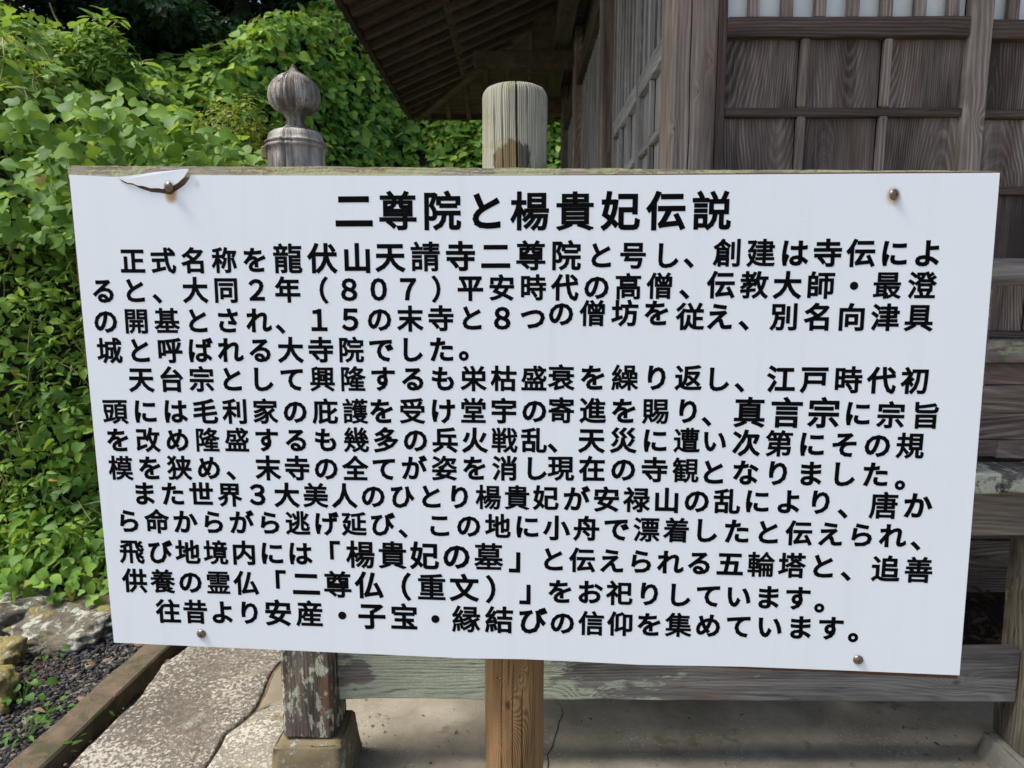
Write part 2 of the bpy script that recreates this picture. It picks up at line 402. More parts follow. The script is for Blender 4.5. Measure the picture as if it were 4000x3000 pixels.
M['kudzu'] = leafmat('kudzu_leaf', [(0.061, 0.150, 0.033), (0.114, 0.255, 0.042), (0.193, 0.375, 0.052), (0.315, 0.510, 0.065), (0.525, 0.630, 0.091)], .38)
M['kudzu_near'] = leafmat('near_vine_leaf', [(0.060, 0.149, 0.034), (0.120, 0.257, 0.042), (0.195, 0.365, 0.054), (0.315, 0.486, 0.072)], .38)
M['lance'] = leafmat('undergrowth_leaf', [(0.048, 0.128, 0.026), (0.102, 0.225, 0.034), (0.187, 0.345, 0.046), (0.323, 0.465, 0.072)], .36)
M['yshrub'] = leafmat('yellow_green_leaf', [(.07, .12, .016), (.15, .22, .022), (.26, .32, .035)], .35)
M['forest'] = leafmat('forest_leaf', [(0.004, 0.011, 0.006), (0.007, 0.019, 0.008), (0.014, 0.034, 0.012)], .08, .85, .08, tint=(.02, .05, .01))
M['forest_mid'] = leafmat('camphor_leaf', [(.014, .04, .014), (.028, .075, .022), (.05, .11, .035)], .2, tint=(.06, .12, .02))
M['weed'] = leafmat('weed_leaf', [(0.040, 0.112, 0.020), (0.072, 0.184, 0.028), (0.120, 0.256, 0.040)], .35)
M['deadleaf'] = leafmat('dry_leaf', [(.16, .085, .05), (.25, .15, .10), (.34, .23, .17)], .1, .8)
M['reddead'] = leafmat('reddish_litter', [(.05, .028, .018), (.10, .055, .035), (.16, .10, .07)], .1, .8)

# steel screw
g = G('screw_steel', 0.32, .5); g.b.inputs['Metallic'].default_value = .9
c0, c, r = g.obj()
M['steel'] = g.done(g.mix(g.noise(c, 300, 4), (.11, .075, .05), (.30, .25, .20)), None)
M['recess'] = plain('screw_recess', (.02, .015, .012), .8)

# ------------------------------------------------------------------ the ground
def sheet(name, x0, x1, y0, y1, z, mat, nx=8, ny=8, amp=0.0, parent=None, freq=1.2):
    V = []; Fc = []
    for j in range(ny + 1):
        for i in range(nx + 1):
            x = x0 + (x1 - x0) * i / nx; y = y0 + (y1 - y0) * j / ny
            V.append((x, y, z + amp * mnoise.noise(Vector((x * freq, y * freq, z)))))
    for j in range(ny):
        for i in range(nx):
            a = j * (nx + 1) + i
            Fc.append((a, a + 1, a + nx + 2, a + nx + 1))
    return link(name, raw(name, V, Fc, True), mat, parent)
tag(sheet('ground', -70, 70, -70, 70, -0.075, M['yard'], 60, 60, .01), kind='structure')

conc = empty('concrete_floor', (0.5, 2.3, 0), kind='structure')
cpt = [(-0.93, -1.2), (4.5, -1.2), (4.5, 2.74), (-0.93, 2.74)]
cf = piece('floor_slab', -0.905, 4.5, -1.5, 2.74, -0.16, 0.0, M['concrete'], conc, .004, .3, .0006)
crk = [(2170, 2735), (2192, 2760), (2200, 2790), (2186, 2818), (2180, 2850), (2168, 2885), (2160, 2915), (2140, 2950), (2142, 2985), (2134, 3040)]
pts = [atZ(x, y, 0.0) for x, y in crk]
V = []; Fc = []
for i, p in enumerate(pts):
    p = p + Vector((rnd.uniform(-.002, .002), 0, .0015)); w = rnd.uniform(.0009, .0024)
    V += [(p.x - w, p.y, p.z), (p.x + w, p.y, p.z)]
for i in range(len(pts) - 1): Fc.append((2 * i, 2 * i + 1, 2 * i + 3, 2 * i + 2))
link('crack', raw('crack', V, Fc), M['recess'], conc)
tag(sheet('under_deck_soil', -.9, 4.5, 2.74, 7.4, -0.01, M['soil_dry'], 50, 50, .03, freq=6), kind='structure')

# stone path
path = empty('path', (-1.15, 2.3, 0), kind='structure')
def slab(pix, mat, z=0.008, th=.09, name='paving_stone', seed=1):
    P = [atZ(x, y, z) for x, y in pix]
    # subdivide outline and roughen it
    O = []
    for i, p in enumerate(P):
        q = P[(i + 1) % len(P)]
        n = max(1, int((q - p).length / .05))
        for k in range(n):
            t = p.lerp(q, k / n)
            s = Vector((mnoise.noise(Vector((t.x * 11, t.y * 11, 0))) + .4 * mnoise.noise(Vector((t.x * 37, t.y * 37, 2))), mnoise.noise(Vector((t.x * 11, t.y * 11, 5))) + .4 * mnoise.noise(Vector((t.x * 37, t.y * 37, 7))), 0)) * .009
            O.append(t + s)
    bm = bmesh.new()
    cen = sum(O, Vector()) / len(O)
    rings = [(0, -th), (0, -.010), (.004, -.002), (.014, 0.0), (.06, 0.001), (.15, .001)]
    rows = []
    for f, dz in rings:
        rows.append([bm.verts.new(p + (cen - p).normalized() * f + Vector((0, 0, dz + (.005 * mnoise.noise(Vector((p.x * 9, p.y * 9, seed + f * 9))) if dz > -.009 else 0)))) for p in O])
    for a, b in zip(rows[:-1], rows[1:]):
        for i in range(len(O)):
            j = (i + 1) % len(O)
            bm.faces.new((a[i], a[j], b[j], b[i]))
    c = bm.verts.new(cen + Vector((0, 0, .001)))
    for i in range(len(O)): bm.faces.new((rows[-1][i], rows[-1][(i + 1) % len(O)], c))
    bmesh.ops.recalc_face_normals(bm, faces=bm.faces[:])
    return link(name, from_bm(bm, name, True), mat, path)
slab([(180, 3100), (330, 2925), (520, 2750), (640, 2590), (770, 2495), (880, 2440), (1190, 2440), (1130, 2550), (1060, 2620), (990, 2770), (880, 2860), (795, 3000), (740, 3100)], M['slab_a'], seed=1)
slab([(1200, 2440), (1300, 2440), (1290, 2700), (1080, 2740), (1005, 2770), (1075, 2625), (1140, 2556)], M['slab_b'], z=.002, seed=2)
tag(sheet('joint_soil', -1.36, -.92, 1.5, 3.3, -.004, M['joint'], 20, 60, .003, None, 14), kind='structure')
slab([(998, 2777), (1080, 2748), (1290, 2712), (1230, 3100), (750, 3100), (802, 3000), (884, 2866)], M['slab_c'], seed=3)

# mossy edging blocks beside the gravel
edg = empty('gravel_edging', (-1.55, 2.3, -.07))
tag(edg, 'narrow mossy brown edging strip laid between dark gravel and stone path', 'edging')
ys = [1.2, 1.75, 2.345, 2.90, 3.5]
for a, b in zip(ys[:-1], ys[1:]):
    xa = -1.565 + (a - 2) * .035; xb = -1.565 + (b - 2) * .035
    o = piece('edging_block', -.06, .06, -(b - a) / 2 + .002, (b - a) / 2 - .002, -.06, .05, M['edging'], None, .007, .06, .0025)
    o.parent = edg; o.location = Vector(((xa + xb) / 2, (a + b) / 2, -.048)) - edg.location
    o.rotation_euler = (0, rnd.uniform(-.01, .01), -.035 + rnd.uniform(-.008, .008))

# gravel: far too many to count
def ico_variants(k=6):
    out = []
    for s in range(k):
        bm = bmesh.new(); bmesh.ops.create_icosphere(bm, subdivisions=1, radius=1)
        sc = Vector((1, rnd.uniform(.6, .95), rnd.uniform(.4, .7)))
        for v in bm.verts:
            v.co = Vector((v.co.x * sc.x, v.co.y * sc.y, v.co.z * sc.z)) * rnd.uniform(.78, 1.15)
        bm.verts.index_update()
        out.append((np.array([v.co[:] for v in bm.verts]), np.array([[v.index for v in f.verts] for f in bm.faces])))
        bm.free()
    return out
ICO = ico_variants()
def big_mesh(name, Vs, Fs, mat, smooth=False, **k):
    V = np.concatenate(Vs); Fa = np.concatenate(Fs)
    me = bpy.data.meshes.new(name)
    n = Fa.shape[1]
    me.vertices.add(len(V)); me.vertices.foreach_set('co', V.astype(np.float32).ravel())
    me.loops.add(Fa.size); me.loops.foreach_set('vertex_index', Fa.astype(np.int32).ravel())
    me.polygons.add(len(Fa)); me.polygons.foreach_set('loop_start', np.arange(0, Fa.size, n, dtype=np.int32))
    me.update(calc_edges=True); me.validate()
    if smooth: me.polygons.foreach_set('use_smooth', np.ones(len(Fa), bool))
    return me
def rot_rand(n):
    q = rng.normal(size=(n, 4)); q /= np.linalg.norm(q, axis=1)[:, None]
    w, x, y, z = q.T
    return np.stack([np.stack([1 - 2 * (y * y + z * z), 2 * (x * y - z * w), 2 * (x * z + y * w)], 1),
                     np.stack([2 * (x * y + z * w), 1 - 2 * (x * x + z * z), 2 * (y * z - x * w)], 1),
                     np.stack([2 * (x * z - y * w), 2 * (y * z + x * w), 1 - 2 * (x * x + y * y)], 1)], 1)
def pebbles(name, n, x0, x1, y0, y1, z, smin, smax, mat, keep=None):
    Vs = []; Fs = []; base = 0
    for k in range(len(ICO)):
        m = n // len(ICO)
        P = np.stack([rng.uniform(x0, x1, m), rng.uniform(y0, y1, m), np.zeros(m)], 1)
        if keep is not None:
            P = P[keep(P[:, 0], P[:, 1])]; m = len(P)
        sz = rng.uniform(smin, smax, m) * rng.choice([1, 1, 1, 1.5], m)
        P[:, 2] = z + rng.uniform(-.5, .7, m) * sz
        a = rng.uniform(0, 6.283, m); tl = rng.uniform(-.5, .5, m)
        R_ = rot_rand(m) * .5
        ca, sa = np.cos(a), np.sin(a)
        Rz = np.zeros((m, 3, 3)); Rz[:, 0, 0] = ca; Rz[:, 0, 1] = -sa; Rz[:, 1, 0] = sa; Rz[:, 1, 1] = ca; Rz[:, 2, 2] = 1
        R_ = Rz * .8 + R_ * .5
        tv, tf = ICO[k]
        V = np.einsum('nij,vj->nvi', R_, tv) * sz[:, None, None] + P[:, None, :]
        Vs.append(V.reshape(-1, 3)); Fs.append((tf[None] + (np.arange(m) * len(tv))[:, None, None] + base).reshape(-1, 3)); base += m * len(tv)
    return link(name, big_mesh(name, Vs, Fs, mat), mat)
tag(pebbles('gravel', 15000, -3.1, -1.58, 1.7, 3.5, -.052, .006, .014, M['gravel'],
            lambda x, y: (x < -1.625 + (y - 2) * .035)), kind='stuff')
tag(pebbles('pale_pebbles', 500, -3.1, -1.40, 1.7, 3.4, -.040, .004, .011, M['gravel_pale']), kind='stuff')
tag(pebbles('joint_grit', 2600, -1.52, -1.36, 1.7, 3.4, -.066, .003, .008, M['soil_dry']), kind='stuff')

tag(pebbles('floor_grit', 420, -.6, 1.6, 1.9, 2.7, .001, .001, .0032, M['gravel_pale']), kind='stuff')
# boulders at the foot of the bank
def rock(name, cx, cy, cz, sx, sy, sz, mat, label, seed, rz=0.0, cat='rock', flat=.35):
    bm = bmesh.new(); bmesh.ops.create_icosphere(bm, subdivisions=5, radius=1)
    for v in bm.verts:
        d = v.co.normalized()
        q = d * 1.3 + Vector((seed * 5.1, seed, 0))
        r = 1 + .28 * mnoise.noise(q) + .14 * mnoise.noise(q * 2.7) + .06 * mnoise.noise(q * 6) + .045 * mnoise.noise(q * 12) + .02 * mnoise.noise(q * 26)
        # cleave it into facets
        ch = max(abs(d.x), abs(d.y), abs(d.z))
        r *= (1 - flat) + flat * (.62 / ch) * 1.35
        p = d * r
        v.co = Vector((p.x * sx, p.y * sy, p.z * sz))
    me = from_bm(bm, name, True)
    o = link(name, me, mat, None, (cx, cy, cz)); o.rotation_euler = (rnd.uniform(-.06, .06), rnd.uniform(-.06, .06), rz)
    return tag(o, label, cat, 'stones edging the foot of the bank')
rock('boulder', -2.58, 3.06, -.05, .40, .30, .13, M['rock_a'], 'broad flat boulder splashed with white lichen at the far left below the undergrowth', 1, .3)
rock('boulder', -2.12, 2.98, -.06, .34, .22, .105, M['rock_a'], 'pale lichened boulder in the middle of the row behind the gravel', 9, -.2)
rock('boulder', -2.02, 3.32, .0, .24, .16, .14, M['rock_b'], 'dark boulder lying behind the pale lichened one below the leaves', 5, .1)
rock('boulder', -1.80, 3.20, -.05, .24, .20, .12, M['rock_b'], 'dark grey boulder tucked between lichened boulder and white sign edge', 2, .5)
rock('boulder', -2.10, 2.38, -.045, .20, .13, .115, M['rock_y'], 'ochre yellow boulder standing at the left edge on gravel', 3, -.15)
rock('boulder', -2.05, 2.16, -.05, .09, .07, .06, M['plinth_right'], 'small rounded grey stone in front of the yellow boulder', 4, .3)
rock('boulder', -2.24, 2.66, -.05, .17, .10, .10, M['rock_y'], 'low brown stone wedged between yellow boulder and lichened boulder', 6, -.2)

# ------------------------------------------------------------------ the hillside
def smin(a, b, k=.35): return -k * np.log(np.exp(-a / k) + np.exp(-b / k))
def H(x, y):
    x = np.asarray(x, float); y = np.asarray(y, float)
    d = smin(y - 3.40 - .10 * (x + 2.4), -1.72 - x, .18)
    HA = np.clip(2.32 + (-2.15 - x) * 1.05, 2.0, 3.30)
    A = np.where(d > 0, HA * (1 - np.exp(-np.maximum(d, 0) / .42)), d * .3)
    # the mound ends a few metres back
    A = A - np.maximum(0, y - 6.0) * .6
    Yt = np.where(x < -2, 9.7 + 1.5 * (x + 2), 9.7)
    Yt = np.maximum(Yt, 5.0)
    B = np.where(y > Yt, 2.0 * (y - Yt), (y - Yt) * .3)
    top = np.interp(y, [7, 7.8, 9, 9.4, 10.5, 12, 13, 14, 20], [3.3, 3.5, 3.9, 4.1, 4.75, 5.4, 6.0, 6.5, 7.3])
    top = top + np.clip((x + 4.4) * .5, 0, .6) + .05 * np.clip((y - 9) / 1.5, 0, 1) - np.clip(-5.0 - x, 0, 1.2) * .8 * np.clip((y - 9) / 2, 0, 1)
    B = np.minimum(B, top)
    return np.maximum(np.maximum(A, B), -.3)
def nz(x, y, f, s=0.0):
    # cheap smooth noise from sines
    return (np.sin(x * f + 1.3 * np.sin(y * f * .7 + s)) + np.sin(y * f * 1.13 + 1.7 * np.sin(x * f * .6 + s * 2) + s)) * .5
def Hn(x, y): return H(x, y) + .24 * nz(x, y, 2.3, 1) + .14 * nz(x, y, 5.1, 3)
nx, ny = 150, 150
gx = np.linspace(-26, 14, nx); gy = np.concatenate([np.linspace(3.0, 14, 110), np.linspace(14.3, 45, 40)])
X_, Y_ = np.meshgrid(gx, gy); Z_ = H(X_, Y_) - .25
V = np.stack([X_.ravel(), Y_.ravel(), Z_.ravel()], 1)
ii = (np.arange(ny - 1)[:, None] * nx + np.arange(nx - 1)[None]).ravel()
Fa = np.stack([ii, ii + 1, ii + nx + 1, ii + nx], 1)
tag(link('hillside', big_mesh('hillside', [V], [Fa], None, True), M['bank']), kind='structure')

def tube(pts, r0, r1, seg=6, V=None, Fc=None):
    V = [] if V is None else V; Fc = [] if Fc is None else Fc
    n = len(pts); b = len(V)
    for i, p in enumerate(pts):
        d = (pts[min(i + 1, n - 1)] - pts[max(i - 1, 0)]).normalized()
        u = d.orthogonal().normalized(); w = d.cross(u)
        r = r0 + (r1 - r0) * i / (n - 1)
        for k in range(seg):
            a = 6.2832 * k / seg
            V.append(tuple(p + (u * math.cos(a) + w * math.sin(a)) * r))
    for i in range(n - 1):
        for k in range(seg):
            k2 = (k + 1) % seg
            Fc.append((b + i * seg + k, b + i * seg + k2, b + (i + 1) * seg + k2, b + (i + 1) * seg + k))
    return V, Fc
# leaves ------------------------------------------------------------
def tmpl(outline, fold=.10, droop=.10):
    """outline: right half (x, y) from base to tip; returns verts, tris"""
    o = outline; n = len(o)
    mid = [(0, o[0][1])] + [(0, p[1]) for p in o[1:-1]] + [(0, o[-1][1])]
    V = []; T = []
    def z(x, y): return fold * abs(x) * 1.2 - droop * (y * y)
    for (x, y) in mid: V.append((0, y, z(0, y)))
    R_ = []; L_ = []
    for (x, y) in o[1:-1]:
        R_.append(len(V)); V.append((x, y, z(x, y)))
        L_.append(len(V)); V.append((-x, y, z(x, y)))
    k = len(R_)
    for S_, fl in ((R_, False), (L_, True)):
        def add(a, b, c): T.append((a, c, b) if fl else (a, b, c))
        add(0, S_[0], 1)
        for i in range(k - 1):
            add(i + 1, S_[i], S_[i + 1]); add(i + 1, S_[i + 1], i + 2)
        add(k, S_[k - 1], k + 1)
    return np.array(V), np.array(T)
BROAD = tmpl([(0, 0), (.26, .02), (.47, .26), (.44, .52), (.24, .80), (0, 1.0)], .18, .22)
LOBED = tmpl([(0, 0), (.30, .06), (.52, .34), (.27, .50), (.25, .76), (0, 1.0)], .16, .20)
LANCE = tmpl([(0, 0), (.13, .22), (.17, .5), (.09, .8), (0, 1.0)], .30, .30)
OVAL = tmpl([(0, 0), (.26, .22), (.33, .5), (.2, .82), (0, 1.0)], .22, .25)
SMALL = (np.array([(0, 0, 0), (.3, .5, .05), (0, 1, -.1), (-.3, .5, .05)]), np.array([(0, 1, 2), (0, 2, 3)]))
def unit(a): return a / np.maximum(np.linalg.norm(a, axis=1)[:, None], 1e-9)
def leaves(P, Nn, T, size, tp):
    Nn = unit(Nn); T = unit(T - Nn * (T * Nn).sum(1)[:, None]); B = np.cross(T, Nn)
    tv, tf = tp
    V = (B[:, None, :] * tv[None, :, 0, None] + T[:, None, :] * tv[None, :, 1, None] + Nn[:, None, :] * tv[None, :, 2, None]) * size[:, None, None] + P[:, None, :]
    Fb = (tf[None] + (np.arange(len(P)) * len(tv))[:, None, None]).reshape(-1, 3)
    return V.reshape(-1, 3), Fb
def join(parts):
    Vs = []; Fs = []; b = 0
    for v, f in parts:
        Vs.append(v); Fs.append(f + b); b += len(v)
    return Vs, Fs
def rotv(T, N, ang):
    c = np.cos(ang)[:, None]; s = np.sin(ang)[:, None]
    return T * c + np.cross(N, T) * s
def trefoil(P, Nn, T, size, tp, tp2=None):
    """three leaflets on one stalk"""
    Nn = unit(Nn); T = unit(T - Nn * (T * Nn).sum(1)[:, None])
    n = len(P); out = []
    for a in (0, 1.45, -1.45):
        Tk = rotv(T, Nn, np.full(n, a) + rng.normal(0, .12, n))
        off = Tk * (size * (.32 if a == 0 else .12))[:, None] + (T * (size * -.05)[:, None] if a else 0)
        out.append(leaves(P + off, Nn + rng.normal(0, .22, (n, 3)), Tk, size * rng.uniform(.82, 1.08, n), tp))
    return out
def surf_scatter(n, x0, x1, y0, y1, cond, fh=Hn):
    x = rng.uniform(x0, x1, n * 6); y = rng.uniform(y0, y1, n * 6)
    e = .02
    z = fh(x, y); dx = (fh(x + e, y) - z) / e; dy = (fh(x, y + e) - z) / e
    ar = np.sqrt(1 + dx ** 2 + dy ** 2)
    k = (rng.uniform(0, 8, len(x)) < ar) & cond(x, y, z)
    x, y, z, dx, dy = x[k][:n], y[k][:n], z[k][:n], dx[k][:n], dy[k][:n]
    N_ = unit(np.stack([-dx, -dy, np.ones_like(dx)], 1))
    return np.stack([x, y, z], 1), N_
def foliage(name, P, N_, size, tps, mat, up=.6, jit=.5, depth=(-.28, .10), tre=True, droop=.8, **k):
    n = len(P)
    P = P + N_ * rng.uniform(depth[0], depth[1], n)[:, None] + rng.normal(0, .02, (n, 3))
    Nn = N_ * .7 + np.array([0, -.15, up]) + rng.normal(0, jit, (n, 3))
    T = np.stack([N_[:, 0], N_[:, 1], -np.full(n, droop)], 1) + rng.normal(0, .5, (n, 3))
    parts = []
    sel = rng.integers(0, len(tps), n)
    for i, tp in enumerate(tps):
        q = sel == i
        if tre: parts += trefoil(P[q], Nn[q], T[q], size[q], tp)
        else: parts.append(leaves(P[q], Nn[q], T[q], size[q], tp))
    Vs, Fs = join(parts)
    return link(name, big_mesh(name, Vs, Fs, None), mat)

inview = lambda x, y: (x < .05 * y + .6) & (x > -.95 * y - .6)
P, N_ = surf_scatter(30000, -13, 1.5, 4.6, 14.5, lambda x, y, z: (y > 5.2) & (z > -.1) & inview(x, y) & (y < 14.2 + .5 * nz(x, y, 1.7)) & ((z < 3.9) | (x > -6.0)))
o = foliage('kudzu_cover', P, N_, rng.uniform(.065, .18, len(P)), [BROAD, LOBED, BROAD], M['kudzu'], up=.42, jit=.36, depth=(-.16, .12))
tag(o, kind='stuff', label='bright green kudzu vines smothering the hillside behind the building')
P, N_ = surf_scatter(7500, -6.5, -1.5, 3.2, 6.2, lambda x, y, z: (z > 1.75 + .35 * nz(x, y, 2.1, 4)) & (y < 6) & (x < -1.6))
o = foliage('near_vine_leaves', P, N_, rng.uniform(.035, .095, len(P)), [BROAD, LOBED], M['kudzu_near'], up=.6, jit=.5, depth=(-.2, .14))
tag(o, kind='stuff', label='large vine leaves on the near bank left of the sign')
P, N_ = surf_scatter(14000, -5.5, -1.5, 3.15, 5.5, lambda x, y, z: (z < 2.1 + .5 * nz(x, y, 2.1, 4)) & (z > -.02) & (x < -1.6) & (y < 4.8))
o = foliage('bank_undergrowth', P, N_, rng.uniform(.035, .075, len(P)), [LANCE, OVAL, LANCE], M['lance'], up=.5, jit=.6, depth=(-.22, .12), tre=True)
tag(o, kind='stuff', label='tangled narrow-leaved undergrowth covering the lower left bank')
P, N_ = surf_scatter(900, -4.5, -1.7, 3.15, 4.4, lambda x, y, z: (z < 1.0) & (z > -.02) & (nz(x, y, 3.0, 2) > -.2))
o = foliage('ivy_leaves', P, N_, rng.uniform(.05, .085, len(P)), [LOBED, BROAD], M['weed'], up=.5, jit=.45, depth=(0, .14), tre=False)
tag(o, kind='stuff', label='fresh green lobed leaves creeping down over the boulders')
P = np.stack([rng.uniform(-3.1, -1.95, 420), rng.uniform(3.02, 3.36, 420), np.zeros(420)], 1)
P[:, 2] = .02 + np.abs(rng.normal(0, .09, 420)) + (P[:, 1] - 3.02) * .5
o = foliage('creeping_leaves', P, unit(np.tile([.1, -.6, .8], (420, 1)) + rng.normal(0, .25, (420, 3))), rng.uniform(.035, .075, 420), [LOBED, OVAL], M['kudzu_near'], up=.4, jit=.4, depth=(0, .05), tre=False)
tag(o, kind='stuff', label='loose leaves creeping down over the lichened boulders')
# trailing sprays of the biggest leaves just above the sign's left end
P = np.stack([rng.uniform(-2.45, -1.25, 420), rng.uniform(3.2, 3.9, 420), rng.uniform(1.75, 2.45, 420)], 1)
P[:, 2] -= np.maximum(0, P[:, 0] + 1.8) * .55
N_ = unit(np.stack([rng.normal(.1, .3, 420), np.full(420, -1.0), rng.normal(.3, .3, 420)], 1))
o = foliage('trailing_vine', P, N_, rng.uniform(.05, .095, 420), [BROAD, LOBED], M['kudzu_near'], up=.7, jit=.45, depth=(-.1, .1))
tag(o, kind='stuff', label='trailing sprays of broad vine leaves above the left end of the sign')

# runners and dead stems threading through the leaves
V = []; Fc = []
for k in range(150):
    if k < 90: x0 = rnd.uniform(-4.2, -1.8); y0 = rnd.uniform(3.35, 4.6); L_ = rnd.uniform(.3, .9)
    else: x0 = rnd.uniform(-6, 0); y0 = rnd.uniform(9.6, 13); L_ = rnd.uniform(.5, 1.6)
    a = rnd.uniform(0, 6.28); pth = []
    for i in range(8):
        x1 = x0 + math.cos(a) * L_ * i / 7; y1 = y0 + math.sin(a) * L_ * .4 * i / 7 - .05
        pth.append(Vector((x1, y1, float(Hn(x1, y1)) + .16 + .05 * math.sin(i * 1.3 + k)))); a += rnd.uniform(-.35, .35)
    V, Fc = tube(pth, .004 if k < 90 else .007, .002, 4, V, Fc)
tag(link('vine_runners', raw('vine_runners', V, Fc, True), M['stem']), kind='stuff', label='thin tan vine runners threading over the leaves')
# a round shrub with fine yellow-green leaves, and an upright one above the mound
def bush(name, cx, cy, cz, rx, ry, rz, n, size, tps, mat, label, cat='shrub', base_z=None, upright=False):
    t = empty(name, (cx, cy, cz - rz if base_z is None else base_z)); tag(t, label, cat)
    d = unit(rng.normal(size=(n, 3))); rr = rng.uniform(.35, 1, n) ** .5
    P = d * rr[:, None] * np.array([rx, ry, rz]) * (1 + .22 * nz(d[:, 0] * 3, d[:, 2] * 3, 2.0)[:, None]) + np.array([cx, cy, cz])
    Nn = d + np.array([0, -.2, .7]) + rng.normal(0, .5, (n, 3))
    T = d + np.array([0, 0, .9 if upright else .1]) + rng.normal(0, .4, (n, 3))
    parts = []
    sel = rng.integers(0, len(tps), n)
    sz = rng.uniform(size * .7, size * 1.2, n)
    for i, tp in enumerate(tps):
        q = sel == i; parts.append(leaves(P[q], Nn[q], T[q], sz[q], tp))
    Vs, Fs = join(parts)
    o = link('foliage', big_mesh('foliage', Vs, Fs, None), mat, t)
    o['kind'] = 'stuff'
    # stems
    V = []; Fc = []
    for k in range(7):
        a = rng.uniform(0, 6.28); tip = np.array([cx + math.cos(a) * rx * .6, cy + math.sin(a) * ry * .6, cz + rz * .5]); b0 = np.array([cx, cy, t.location.z])
        V, Fc = tube([Vector(b0), Vector((b0 + tip) / 2) + Vector((rnd.uniform(-.05, .05), 0, .05)), Vector(tip)], .012, .004, 5, V, Fc)
    link('stem', raw('stem', V, Fc, True), M['stem'], t)
    return t
pp = atY(930, 545, 4.6)
bush('azalea_shrub', pp.x, pp.y, pp.z, .26, .2, .27, 1300, .04, [LANCE, SMALL], M['yshrub'], 'fine-leaved yellow-green shrub just left of the carved newel post', base_z=.0)
pp = atY(395, 260, 5.0)
bush('upright_shrub', pp.x, pp.y, pp.z, .24, .2, .36, 520, .10, [LANCE], M['kudzu_near'], 'upright long-leaved shrub rising from the top of the left mound', base_z=2.4, upright=True)

# bare climbing stems in front of the dark wood
vine = empty('bare_vines', tuple(atY(300, 400, 6.5))); tag(vine, 'bare curling vine stems sticking up against the dark wood', 'vine')
for path_ in ([(70, 190), (55, 110), (40, 60), (52, 20)], [(75, 260), (62, 170), (45, 100)], [(265, 120), (235, 95), (212, 60), (200, 15)], [(470, 260), (505, 262), (545, 255), (570, 235), (590, 228)], [(480, 295), (495, 270), (520, 262)], [(370, 90), (385, 60), (400, 55)], [(425, 135), (438, 105), (444, 82)], [(95, 270), (85, 320), (80, 370), (70, 400)]):
    V, Fc = tube([atY(x, y, 6.3) + Vector((0, rnd.uniform(-.05, .05), 0)) for x, y in path_], .010, .006, 5)
    link('stem', raw('stem', V, Fc, True), M['stem'], vine)

# trees of the wood --------------------------------------------------
def tree(x, y, h, r, n, mat, label, lean=0.0, leaf=.22, cb=.35, zb=None):
    z0 = float(H(x, y)) - .3 if zb is None else zb
    t = empty('forest_tree', (x, y, z0)); tag(t, label, 'tree', 'trees of the dark wood above the bank')
    V, Fc = tube([Vector((x, y, z0)), Vector((x + lean * .4, y, z0 + h * .4)), Vector((x + lean, y, z0 + h * .9))], .22, .06, 8)
    for k in range(9):
        a = rnd.uniform(0, 6.28); b = rnd.uniform(.3, .8)
        s = Vector((x + lean * b, y, z0 + h * b))
        V, Fc = tube([s, s + Vector((math.cos(a) * r * .5, math.sin(a) * r * .5, h * .08)), s + Vector((math.cos(a) * r * .9, math.sin(a) * r * .9, h * .12))], .06, .015, 5, V, Fc)
    link('trunk', raw('trunk', V, Fc, True), M['trunk'], t)
    nc = 46
    d = unit(rng.normal(size=(nc, 3))); cc = d * rng.uniform(.35, 1, (nc, 1)) * np.array([r, r, h * (1 - cb) / 2]) + np.array([x + lean * .6, y, z0 + h * (cb + (1 - cb) / 2)])
    ci = rng.integers(0, nc, n)
    dd = unit(rng.normal(size=(n, 3)))
    P = cc[ci] + dd * (rng.uniform(.3, 1, n) ** .5)[:, None] * np.array([.30, .30, .18]) * r
    Nn = dd * .5 + np.array([0, -.1, .9]) + rng.normal(0, .4, (n, 3)); T = dd + np.array([0, 0, -.4]) + rng.normal(0, .4, (n, 3))
    v, f = leaves(P, Nn, T, rng.uniform(leaf * .6, leaf * 1.2, n), OVAL if leaf > .2 else SMALL)
    o = link('crown', big_mesh('crown', [v], [f], None), mat, t); o['kind'] = 'stuff'
TL = [(-8.4, 9.2, 6.0, 1.7, 'dark leafy tree leaning over the left edge of the picture', 9000),
      (-9.8, 10.6, 6.5, 1.9, 'dark broadleaf tree at the left edge with sky glinting through its crown', 7500),
      (-7.6, 12.2, 7.5, 2.2, 'dark tree second from the left above the vine mound', 7500),
      (-5.6, 12.6, 7.5, 2.3, 'dark tree right of the left vine mound with hanging boughs', 8500),
      (-3.8, 14.6, 8.0, 2.6, 'dark tree directly above the dip in the kudzu', 8500),
      (-8.6, 15.5, 10, 3.0, 'tall dark tree standing behind the left mound trees', 9000),
      (-6.2, 16.5, 11, 3.3, 'tall dark tree at the back of the wood above the kudzu dip', 10000),
      (-2.4, 17.5, 9, 2.8, 'dark tree above the kudzu slope next to the eave', 7000)]
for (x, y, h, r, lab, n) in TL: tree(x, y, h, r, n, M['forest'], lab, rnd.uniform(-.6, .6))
pp = atY(690, 160, 10.5)
pq = atY(40, 40, 9.5)
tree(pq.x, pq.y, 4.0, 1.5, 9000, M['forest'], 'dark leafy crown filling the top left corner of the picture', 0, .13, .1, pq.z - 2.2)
tree(pp.x, pp.y, 2.6, 1.15, 6000, M['forest_mid'], 'rounded mid-green tree crown standing out against the dark wood', 0, .15, .3, pp.z - 1.9)
pp = atY(1180, -60, 13.5)
tree(pp.x, pp.y, 3.0, 1.5, 5000, M['forest_mid'], 'green tree at the top of the kudzu slope by the roof edge', 0, .18, .2, pp.z - 1.8)
